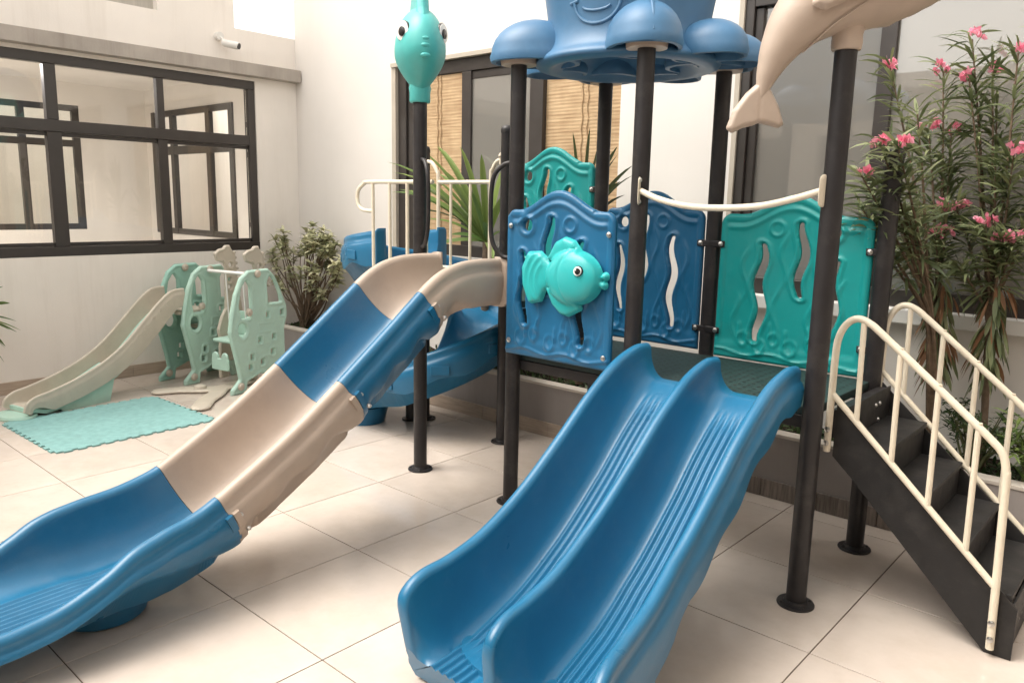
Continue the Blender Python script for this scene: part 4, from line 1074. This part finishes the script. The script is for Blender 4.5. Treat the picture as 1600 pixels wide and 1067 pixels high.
bolt_parts('drain_hole', [(2.924, ysn + .10 + .06 * k, .09 + dz) for k in range(7) for dz in (0, .035)], (1, 0, 0), 'eyeblack', fp_, .006, .001)
g = G(); box(g, 2.25, 2.30, ysn, ysf, .66, .775, b=.003); part('deck_beam', g, 'post', ps)
bolt_parts('bolt', [(2.30, yy, zz) for yy, zz in ((1.45, .735), (1.40, .735), (1.45, .665))], (1, 0, 0), 'steel', ps, .010, .01)
def handrail(y, dy):
    g = G(); r = .0135
    pts = [(2.250, .610), (2.250, .80), (2.250, .98), (2.256, 1.060), (2.280, 1.115), (2.318, 1.140), (2.362, 1.128), (2.42, 1.085), (2.643, .902), (2.79, .780), (2.832, .735), (2.848, .68), (2.854, .60), (2.872, .03)]
    P = smooth_path([(a, y, b) for a, b in pts], 5); tube(g, P, r, 14)
    hr = part('handrail', g, 'cream', ps); g = G(); tube(g, [(2.252, y, .842), (2.860, y, .262)], r * .9, 12); part('lower_rail', g, 'cream', hr)
    for k in range(4):
        t = (k + .72) / 4.45; xb = 2.252 + (2.860 - 2.252) * t; zb = .842 + (.262 - .842) * t
        xt = xb - .028; zt_ = float(np.interp(xt, [2.318, 2.362, 2.42, 2.643, 2.79, 2.832], [1.140, 1.128, 1.085, .902, .780, .735]))
        g = G(); tube(g, [(xb, y, zb), (xt + .02, y, zt_)], r * .78, 10); part('baluster', g, 'cream', hr)
    bolt_parts('bolt', [(x, y - r, z) for x, z in ((2.250, .70), (2.250, .645), (2.869, .13), (2.871, .07))], (0, -1, 0), 'steel', hr, .009, .006)
handrail(1.022, 0); handrail(1.625, 0)

# =================================================================== TODDLER SLIDE SET
ts = thing('toddler_slide', 'small mint and beige plastic climber with slide and giraffe posts under the left window', 'slide', (-2.9, .87, 0), R(12), local=True)
def side_sd(x, y):
    # y: 0..0.98, x: 0..0.64
    q = lambda a, b: ((a - 1000) / 285 * .62, (762 - b) / 540 * .985)
    out = [q(*p) for p in ((1003, 762), (1005, 740), (1043, 700), (1034, 640), (1018, 560), (1004, 490), (1016, 410), (1034, 330), (1062, 262), (1098, 232), (1192, 230), (1222, 262), (1250, 330), (1276, 400), (1278, 445), (1262, 500), (1262, 620), (1262, 700), (1280, 745), (1278, 762), (1225, 762))]
    d = sd_poly(x, y, out + [q(1215, 715), q(1140, 690), q(1075, 715), q(1068, 762)], .004)
    w1 = [q(*p) for p in ((1062, 430), (1056, 380), (1068, 310), (1086, 280), (1098, 300), (1100, 400), (1092, 430))]
    w2 = [q(*p) for p in ((1192, 375), (1190, 290), (1200, 268), (1218, 290), (1240, 350), (1244, 376))]
    d = np.maximum(d, -sd_poly(x, y, w1, .010)); d = np.maximum(d, -sd_poly(x, y, w2, .010))
    cx, cy = q(1062, 485); d = np.maximum(d, -sd_circle(x, y, cx, cy, .042, 1.3))
    for a, b in ((1182, 433), (1252, 430), (1142, 541), (1208, 535), (1102, 610), (1200, 602), (1092, 652), (1150, 640)):
        cx, cy = q(a, b); d = np.maximum(d, -sd_box(x, y, cx, cy, .014, .019, .003))
    return d
def side_emb(x, y, dd):
    h = -.006 * sstep(.022, .030, dd)
    h += .005 * np.exp(-(np.abs(sd_box(x, y, .385, .50, .085, .035, .01)) / .005) ** 2)
    for k in range(4): h += .003 * np.exp(-(sd_seg(x, y, .30, .42 - .05 * k, .5, .42 - .05 * k, 0) / .004) ** 2)
    return h
def side(xl, y0, m='mint'):
    g = plate(side_sd, (-.02, .66, -.01, 1.0), .0065, .022, .020, (xl, y0, 0), (0, 1, 0), (0, 0, 1), (1, 0, 0), side_emb, side_emb)
    o_ = part('side_panel', g, m, ts, angle=50)
    bolt_parts('knob', [(xl + .02, y0 + yy, zz) for yy, zz in ((.30, .94), (.20, .64), (.09, .06))], (1, 0, 0), 'toybeige', o_, .026, .016); return o_
side(-.27, -.02, 'mintdark'); side(.02, .0); side(.60, -.02)
def pearc(x, y):
    return 0
# giraffe boards
def gir_sd(x, y):
    q = lambda a, b: ((a - 960) / 285 * .62, (720 - b) / 540 * .985)
    out = [q(*p) for p in ((906, 715), (905, 620), (912, 545), (905, 490), (925, 430), (945, 395), (950, 300), (952, 225), (948, 190), (912, 175), (904, 145), (925, 128), (946, 124), (955, 112), (975, 112), (985, 135), (1000, 150), (1000, 200), (1010, 300), (1025, 420), (1030, 560), (1030, 715), (990, 715), (985, 640), (950, 640), (946, 715))]
    d = sd_poly(x, y, out, .004)
    for a, b, r_ in ((975, 200, .018), (968, 265, .016), (968, 300, .018), (975, 420, .014)):
        cx, cy = q(a, b); d = np.maximum(d, -sd_circle(x, y, cx, cy, r_))
    return d
for xl, y0 in ((.17, .36), (.42, .44)):
    g = plate(gir_sd, (-.14, .18, -.01, 1.14), .0065, .018, .016, (xl, y0, 0.03), (0, 1, 0), (0, 0, 1), (1, 0, 0), lambda x, y, d_: -.004 * sstep(.016, .022, d_), lambda x, y, d_: -.004 * sstep(.016, .022, d_))
    gb = part('giraffe_board', g, 'toybeige', ts, angle=50)
    g = G()
    for k in range(7): ellipsoid(g, (xl, y0 + .085 + .008 * k, 1.08 - .045 * k), (.014, .014, .014), seg=10, rings=6)
    for s_ in (-1, 1): bolt(g, (xl + s_ * .017, y0 - .04, 1.02), (s_, 0, 0), .009, .006)
    part('mane', g, 'toybeige', gb)
g = G(); tube(g, [(.04, .28, .93), (.62, .28, .93)], .014, 14); part('swing_bar', g, 'white', ts)
for x in (.25, .45): g = G(); tube(g, [(x, .28, .93), (x, .30, .42)], .006, 8); part('swing_rope', g, 'white', ts)
g = G(); box(g, .22, .48, .14, .42, .37, .40, b=.012); box(g, .22, .48, .40, .42, .40, .60, b=.010); part('swing_seat', g, 'mint', ts)
def crown(x, y): return np.minimum(np.minimum(sd_box(x, y, 0, .045, .10, .05, .015), sd_circle(x, y, -.055, .105, .038)), sd_circle(x, y, .055, .105, .038))
g = plate(crown, (-.12, .12, -.01, .16), .006, .012, .010, (.36, .10, .16), (1, 0, 0), (0, 0, 1), (0, -1, 0)); part('seat_front', g, 'mint', ts)
# steps between the panels
for k, z in enumerate((.15, .30, .45)):
    g = G(); box(g, -.245, -.005, .30 + .1 * (2 - k), .44 + .1 * (2 - k), z - .03, z, b=.008); part('step', g, 'toybeige', ts)
g = G(); box(g, -.245, -.005, .02, .34, .58, .61, b=.008); part('platform', g, 'toybeige', ts)
# base feet
def boom(x, y):
    a = sd_line(x, y, [(-.02, -.32), (.06, -.20), (.20, -.10), (.28, .0), (.26, .30)], .07)
    b = sd_line(x, y, [(.62, -.46), (.50, -.32), (.40, -.15), (.30, -.02)], .07)
    return np.minimum(a, b)
g = plate(boom, (-.12, .75, -.56, .40), .012, .014, .012, (0.12, .05, .016), (1, 0, 0), (0, 1, 0), (0, 0, 1)); part('base_foot', g, 'toybeige', ts, angle=50)
g = G(); lathe(g, (.30, -.06, .03), [(.05, 0), (.045, .02), (.02, .03), (.001, .03)], 16); part('knob', g, 'toybeige', ts)
# slide
rimT = [(.06, .80), (.0, .80), (-.08, .78), (-.20, .69), (-.33, .57), (-.50, .42), (-.68, .31), (-.88, .23), (-1.08, .175), (-1.18, .155), (-1.245, .115), (-1.265, .06)]
rows, ys = straight_rows(-.125, rimT, 70, itp([.1, -1.3], [.125, .135]), itp([.1, -.1, -.4, -.8, -1.1, -1.2, -1.28], [.13, .14, .14, .13, .12, .10, .04]), itp([.1, -.3, -1.1, -1.28], [.145, .165, .14, .05]), .012, lanes=1, nrib=4, rib_h=0, fl=.9, lip=.006)
g = G(); loft(g, rows); tsl = part('slide', g, 'toybeige', ts, angle=50)
g = G()
PT, _ = resample(rimT, 70)
rws = []
for (y, z) in PT[4:66]:
    dz = float(np.interp(y, [-1.25, -1.1, -.85, -.5, 0], [.055, .13, .16, .175, .17]))
    zz = z - dz; rws.append([(-.125 - .12, y, zz - .028), (-.125 + .12, y, zz - .028), (-.125 + .12, y, zz), (-.125 - .12, y, zz)])
loft(g, rws); part('slide_bed', g, 'mint', ts)
g = G(); 
vv = [(-.125 - .11, -.55, .26), (-.125 - .11, -.62, 0.0), (-.125 - .11, -.98, 0), (-.125 - .11, -1.02, .045)]
g.add([(x + dx, y, z) for dx in (0, .22) for x, y, z in vv], [(0, 1, 2, 3), (7, 6, 5, 4), (0, 4, 5, 1), (1, 5, 6, 2), (2, 6, 7, 3), (3, 7, 4, 0)]); part('slide_support', g, 'mint', ts)
g = G(); lathe(g, (-.125, -1.24, 0), [(.150, 0), (.157, .012), (.15, .028), (.02, .034)], 30, sy=.75); part('slide_toe', g, 'mint', ts)
g = G()
for k in range(16):      # moulded decoration along the outer side
    y = -.10 - .068 * k; z = float(np.interp(-y, [-p[0] for p in rimT], [p[1] for p in rimT])) - .075
    tube(g, [(.0195, y + .018 * math.cos(t), z + .018 * math.sin(t)) for t in np.linspace(0, 1.4 * PI, 7)], .0028, 5)
part('moulded_motifs', g, 'toybeige', tsl, kind='stuff')

# =================================================================== FOAM MAT
def mat_sd(x, y):
    tw = .0835; dep = .014
    tri = lambda t: (np.abs(((t / tw) % 1.0) - .5) < .25)
    ex = np.where(tri(y + .01), dep, 0); ey_ = np.where(tri(x + .02), dep, 0)
    return np.maximum(np.abs(x) - .475 - ex, np.abs(y) - .51 - ey_)
def mat_mesh():
    # exact toothed outline as polygon
    pts = []; hx, hy, d_, t_ = .455, .505, .020, .0421
    def edge(p0, p1, nrm):
        L_ = math.dist(p0, p1); n_ = int(round(L_ / t_)); n_ += (n_ % 2 == 0)
        for k in range(n_):
            a = k / n_; b = (k + 1) / n_; off = d_ if k % 2 else 0
            # dovetail teeth
            sh = (.006 / L_) * (1 if k % 2 else -1)
            for tt in (a - (sh if off else 0), b + (sh if off else 0)) if off else ((a, b)):
                pts.append((p0[0] + (p1[0] - p0[0]) * tt + nrm[0] * off, p0[1] + (p1[1] - p0[1]) * tt + nrm[1] * off))
    edge((-hx, -hy), (hx, -hy), (0, -1)); edge((hx, -hy), (hx, hy), (1, 0)); edge((hx, hy), (-hx, hy), (0, 1)); edge((-hx, hy), (-hx, -hy), (-1, 0))
    n = len(pts); g = G()
    v = [(x, y, 0.0005) for x, y in pts] + [(x, y, .010) for x, y in pts]
    return g.add(v, [tuple(range(n - 1, -1, -1)), tuple(range(n, 2 * n))] + [(i, (i + 1) % n, (i + 1) % n + n, i + n) for i in range(n)])
g = mat_mesh(); fm = part('foam_mat', g, 'mat', smooth=False); fm.location = (-2.20, .035, 0); fm.rotation_euler = (0, 0, R(1.5))
fm['label'] = 'turquoise foam mat with toothed edges lying on the tiles by the toddler slide'; fm['category'] = 'mat'

# =================================================================== PLANTS
def oleander(name, label, base, stems, flowers, group=None, seed=1):
    random.seed(seed)
    t_ = thing(name, label, 'plant', base, group=group)
    sg = G(); specs = []; dry = []
    for s in stems:
        P = smooth_path(s, 10); n = len(P)
        tube(sg, P, [max(.0035, .013 * (1 - .8 * i / (n - 1))) for i in range(n)], 7)
        for i in range(int(n * .56), n):
            t = i / (n - 1); p = P[i]
            ax = P[min(i + 1, n - 1)] - P[max(i - 1, 0)]; ax /= np.linalg.norm(ax)
            for k in range(3 if t < .8 else 6):
                a = random.uniform(0, 2 * PI); out = np.array([math.cos(a), math.sin(a), 0])
                d = out * random.uniform(.6, 1.0) + ax * random.uniform(.2, 1.0) * (1 if t > .6 else .1) + np.array([0, 0, -.25 if t < .6 else 0.0])
                b_ = p + ax * random.uniform(-.02, .02)
                l = random.uniform(.10, .18)
                sp2 = (b_, d, l, random.uniform(.011, .018), random.uniform(.1, .8), random.random() ** 1.3, random.uniform(-.8, .8))
                (dry if (t < .56 and random.random() < .3) else specs).append(sp2)
    part('stem', sg, 'bark', t_)
    g, T = leaves(specs, 4); part('foliage', g, 'leaf_ole', t_, kind='stuff', tone=T)
    if dry: g, T = leaves(dry, 4); part('dry_leaves', g, 'leaf_dry', t_, kind='stuff', tone=T)
    for f_ in flowers:
        ps_ = []
        for q in range(random.randint(4, 6)):
            c = np.array(f_) + np.array([random.uniform(-.035, .035), random.uniform(-.03, .03), random.uniform(-.018, .022)])
            fn = np.array(rdir(-5, 60, az=-.7, sp=.9)); s1 = np.cross(fn, (0, 0, 1.)); s1 /= np.linalg.norm(s1); s2 = np.cross(s1, fn)
            for k in range(5):
                a = 2 * PI * k / 5 + q; dd = s1 * math.cos(a) + s2 * math.sin(a) + fn * .35
                ps_.append((c, dd, random.uniform(.022, .029), .021, .25, random.random(), a * .3))
        g, T = leaves(ps_, 3, fold=.1); part('flower_cluster', g, 'petal', t_, tone=T)
    return t_
FL = [(2.029, 2.05, 2.219), (2.221, 2.2, 2.207), (2.343, 2.15, 2.161), (2.326, 2.2, 2.337), (2.533, 2.1, 2.243), (2.199, 2.15, 1.933), (2.285, 2.2, 1.919), (2.193, 1.5, 1.819), (2.261, 1.5, 1.809), (2.125, 1.5, 1.703), (2.574, 2.05, 1.814), (2.32, 2.1, 1.574), (2.365, 2.12, 1.566), (2.509, 2.0, 1.501), (2.305, 2.05, 1.447), (2.346, 2.07, 1.452), (2.58, 2.0, 1.437), (2.621, 2.0, 1.433), (2.42, 2.22, 2.19)]
def stem_to(b, m1, tip): return [b, m1, (np.array(m1) * .45 + np.array(tip) * .55 + np.array([0, .02, .03])).tolist(), tip]
b1 = (2.36, 2.16, .33); b2 = (2.60, 2.14, .33); b3 = (2.82, 2.16, .33)
def dn(f_, dz=.02): return (f_[0], f_[1], f_[2] - dz)
m1 = (2.33, 2.15, 1.0); m2 = (2.55, 2.14, 1.0); m3 = (2.72, 2.12, 1.1)
stems1 = [stem_to(b1, m1, dn(FL[k])) for k in (0, 1, 5, 6, 11, 14)] + [stem_to(b1, (2.36, 1.96, 1.0), dn(FL[k])) for k in (7, 8, 9)] + [stem_to(b1, (2.34, 1.96, 1.0), p) for p in ((2.12, 1.55, 1.55), (2.2, 1.6, 1.65), (2.28, 1.7, 1.5), (2.1, 1.7, 1.45), (2.25, 1.75, 1.95))] + [stem_to(b1, m1, p) for p in ((1.98, 2.25, 1.62), (2.12, 2.2, 1.55), (2.25, 2.28, 1.75), (2.18, 2.05, 1.35))]
stems2 = [stem_to(b2, m2, dn(FL[k])) for k in (2, 3, 4, 10, 12, 13, 16, 17, 18)] + [stem_to(b2, m2, p) for p in ((2.45, 2.25, 2.0), (2.5, 2.1, 1.75), (2.42, 2.0, 1.3), (2.68, 2.1, 1.6))]
stems3 = [stem_to(b3, m3, p) for p in ((2.75, 2.2, 2.1), (2.68, 2.05, 1.9), (2.85, 2.1, 1.7), (2.62, 2.25, 2.3))]
oleander('oleander', 'tall oleander with pink flowers rising from the planter just right of the black stair post', b1, stems1, [FL[k] for k in (0, 1, 5, 6, 7, 8, 9, 11, 14, 15)], seed=3, group='oleanders in the planter on the right')
oleander('oleander', 'tall oleander with pink flowers at the right edge, its dry leaves hanging low', b2, stems2, [FL[k] for k in (2, 3, 4, 10, 12, 13, 16, 17, 18)], seed=5, group='oleanders in the planter on the right')
oleander('oleander', 'flowerless leafy oleander at the far right edge of the planter', b3, stems3, [], seed=8, group='oleanders in the planter on the right')
# drooping leaf bunches on the two trunks
random.seed(21)
for (cx, cy), nm, tn in (((2.345, 2.13), 'left', 0), ((2.56, 2.12), 'right', 1)):
    par = [o_ for o_ in COL.objects if o_.name.startswith('oleander')][0 if tn == 0 else 1]
    specs = []; dry = []
    for k in range(120):
        z = random.uniform(.78, 1.22); a = random.uniform(0, 2 * PI); r_ = random.uniform(.01, .05)
        d = (math.cos(a) * .5, math.sin(a) * .5, -1.0)
        sp2 = ((cx + r_ * math.cos(a), cy + r_ * math.sin(a), z), d, random.uniform(.10, .17), random.uniform(.014, .022), .3, random.random() ** 1.5, random.uniform(-1, 1))
        (dry if random.random() < .32 else specs).append(sp2)
    g, T = leaves(specs, 4); part('hanging_leaves', g, 'leaf_ole', par, kind='stuff', tone=T)
    g, T = leaves(dry, 4); part('dry_leaves', g, 'leaf_dry', par, kind='stuff', tone=T)

def strap_plant(name, label, base, tips, m, w_=.035, crown=None, extra=0, lmin=.5, seed=1):
    random.seed(seed); t_ = thing(name, label, 'plant', base)
    c = np.array(crown if crown else base, float)
    g = G(); tube(g, [base, tuple((np.array(base) + c) / 2 + np.array([.01, 0, 0])), tuple(c)], [.035, .03, .028], 12, n=4); part('trunk', g, 'bark', t_)
    for tp in tips:
        tp = np.array(tp, float); v = tp - c; L_ = np.linalg.norm(v); side_ = np.cross(v, (0, 0, 1.)); side_ /= np.linalg.norm(side_) + 1e-9
        V = []; F = []; T = []; tn = random.random(); n_ = 8; ww = w_ * random.uniform(.8, 1.15)
        up = np.array([0, 0, 1.]) * .10 * L_; rl = random.uniform(-.6, .6)
        nn = np.cross(side_, v / L_); sv = side_ * math.cos(rl) + nn * math.sin(rl)
        for i in range(n_ + 1):
            t = i / n_; p = c + v * t + up * 4 * t * (1 - t)
            w2 = ww * .5 * (math.sin(PI * (t * .9 + .08)) ** .6) if i < n_ else .001
            V += [p - sv * w2, p - nn * w2 * .35, p + sv * w2]; T += [tn, tn * .6, tn]
        for i in range(n_): a = 3 * i; F += [(a, a + 1, a + 4, a + 3), (a + 1, a + 2, a + 5, a + 4)]
        gg = G(); gg.v = [tuple(map(float, q)) for q in V]; gg.f = F
        part('leaf', gg, m, t_, tone=T)
    return t_
random.seed(4)
tips = [(-1.75, 2.15, 1.76), (-1.62, 2.0, 1.83), (-1.38, 2.12, 1.93), (-1.25, 2.2, 1.95), (-1.16, 2.1, 1.94), (-1.01, 2.2, 1.94), (-.90, 2.1, 1.92), (-.79, 2.2, 1.88), (-1.69, 2.1, 1.60), (-1.53, 2.2, 1.45), (-.50, 2.15, 1.60), (-1.2, 2.0, 1.40), (-1.72, 2.25, 1.68),
        (-1.45, 1.98, 1.62), (-.62, 2.25, 1.78), (-.40, 2.1, 1.35), (-.95, 2.0, 1.75), (-1.08, 2.0, 1.70), (-.70, 2.0, 1.62), (-.55, 2.0, 1.40), (-1.3, 2.25, 1.75), (-.85, 1.95, 1.30), (-.42, 1.95, 1.15), (-1.2, 1.98, 1.15)]
strap_plant('dracaena', 'green sword-leaved plant spreading behind the cream railings', (-.72, 2.16, .33), tips, 'leaf_palm', .058, crown=(-.70, 2.17, 1.25), seed=6)
tips2 = [(.06, 2.2, 1.96), (.12, 2.1, 1.99), (.18, 2.2, 2.02), (.28, 2.2, 1.98), (.40, 2.2, 1.90), (.47, 2.1, 1.84), (.52, 2.2, 1.78), (.50, 2.1, 1.68), (.47, 2.2, 1.60), (.44, 2.1, 1.50), (.40, 2.25, 1.42), (-.1, 2.1, 1.8), (-.15, 2.2, 1.6), (.56, 2.15, 1.72), (.33, 2.0, 1.55), (.20, 2.0, 1.35)]
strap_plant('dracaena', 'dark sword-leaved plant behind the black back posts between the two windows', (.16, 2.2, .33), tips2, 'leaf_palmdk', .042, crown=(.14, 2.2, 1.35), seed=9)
tips3 = [(-3.20 + .15 * math.cos(a) * .6 + random.uniform(-.05, .05), -.52 + .32 * math.cos(b), .62 + .32 * math.sin(b) + random.uniform(-.05, .05)) for a, b in [(k * 1.3, R(-50 + k * 9)) for k in range(16)]]
strap_plant('spiky_plant', 'spiky green plant against the cream wall at the left edge', (-3.20, -.55, 0), tips3, 'leaf_palm', .044, crown=(-3.20, -.53, .66), seed=12)

def bush(name, label, base, ctr, rad, nst, nlf, m, ll=(.05, .08), lw_=.026, seed=1, stem='bark', ymax=2.38):
    random.seed(seed); t_ = thing(name, label, 'bush', base); sg = G(); specs = []
    for s in range(nst):
        a = random.uniform(0, 2 * PI); e = random.uniform(-.3, 1); rr = random.uniform(.55, 1.0)
        tip = np.array([ctr[0] + rad[0] * rr * math.cos(a) * math.cos(e), min(ymax, ctr[1] + rad[1] * rr * math.sin(a) * math.cos(e)), ctr[2] + rad[2] * rr * math.sin(e)])
        b_ = np.array(base) + np.array([random.uniform(-.03, .03), random.uniform(-.03, .03), 0]); md = b_ * .55 + tip * .45 + np.array([random.uniform(-.03, .03), 0, .03])
        P = smooth_path([b_, md, tip], 6); tube(sg, P, [max(.002, .007 * (1 - .7 * i / (len(P) - 1))) for i in range(len(P))], 6)
        for k in range(nlf):
            t = random.uniform(.55, 1.0) if k > 8 else 1.0; p = P[int(t * (len(P) - 1))] + np.array([random.uniform(-.03, .03) for _ in range(3)])
            specs.append((p, rdir(-20, 55), random.uniform(*ll), lw_ * random.uniform(.7, 1.2), random.uniform(.2, .6), random.random() ** 1.2, random.uniform(-.6, .6)))
    part('stem', sg, stem, t_); g, T = leaves(specs, 3); part('foliage', g, m, t_, kind='stuff', tone=T); return t_
def rosette_bush(name, label, base, ctr, rad, nst, m, seed):
    random.seed(seed); t_ = thing(name, label, 'bush', base); sg = G(); specs = []
    for s in range(nst):
        a = random.uniform(0, 2 * PI); e = random.uniform(-.9, 1.4); rr = random.uniform(.75, 1.0)
        tip = np.array([ctr[0] + rad[0] * rr * math.cos(a) * math.cos(e), min(2.36, ctr[1] + rad[1] * rr * math.sin(a) * math.cos(e)), ctr[2] + rad[2] * rr * math.sin(e)])
        b_ = np.array(base) + np.array([random.uniform(-.05, .05), random.uniform(-.04, .04), 0])
        md = b_ * .60 + tip * .40 + np.array([random.uniform(-.07, .07), 0, random.uniform(-.02, .05)]); m2_ = b_ * .25 + tip * .75 + np.array([random.uniform(-.05, .05), 0, random.uniform(-.03, .03)])
        P = smooth_path([b_, md, m2_, tip], 6); tube(sg, P, [max(.003, .009 * (1 - .7 * i / (len(P) - 1))) for i in range(len(P))], 6)
        for t in (1.0, .93, .84):
            p = P[int(t * (len(P) - 1))]; n_ = 13 if t == 1.0 else 8; tn = random.random()
            for k in range(n_):
                az_ = 2 * PI * k / n_ + random.uniform(-.3, .3)
                specs.append((p, rdir(-10, 60, az=az_, sp=.1), random.uniform(.06, .095), random.uniform(.024, .034), random.uniform(.2, .7), min(1, max(0, tn * .6 + random.uniform(0, .5))), random.uniform(-.5, .5)))
    part('stem', sg, 'bark', t_); g, T = leaves(specs, 3); part('foliage', g, m, t_, kind='stuff', tone=T); return t_
rosette_bush('variegated_bush', 'pale variegated bush in the planter behind the mint toddler panels', (-3.06, 2.17, .33), (-2.93, 2.12, .93), (.56, .22, .40), 54, 'leaf_bush', 2)
bush('fern_plant', 'low ferny green plant in the planter behind the stair treads', (2.56, 2.12, .33), (2.56, 2.10, .52), (.22, .12, .16), 22, 22, 'leaf_ground', (.03, .06), .012, seed=5, stem='stemgreen')
bush('fern_plant', 'thin weedy plant in the planter left of the thin rounded post', (-.42, 2.06, .33), (-.42, 2.05, .46), (.16, .1, .16), 12, 10, 'leaf_ground', (.04, .08), .009, seed=6, stem='stemgreen')
bush('leafy_weed', 'bright grassy weed clump in the planter at the right picture edge', (2.80, 2.08, .33), (2.82, 2.06, .50), (.16, .1, .16), 16, 16, 'leaf_palm', (.06, .11), .013, seed=7, stem='stemgreen')
random.seed(33)
specs = []
for k in range(2600):
    x = random.uniform(-3.3, 3.4); y = random.uniform(PY + .10, 2.38)
    if -2.6 < x < -1.2 and random.random() < .6: continue
    specs.append(((x, y, PZ - .045), rdir(15, 85), random.uniform(.03, .075), random.uniform(.010, .022), random.uniform(.3, .9), random.random() ** 1.5, random.uniform(-.6, .6)))
g, T = leaves(specs, 3); gc = part('ground_cover', g, 'leaf_ground', kind='stuff', tone=T)
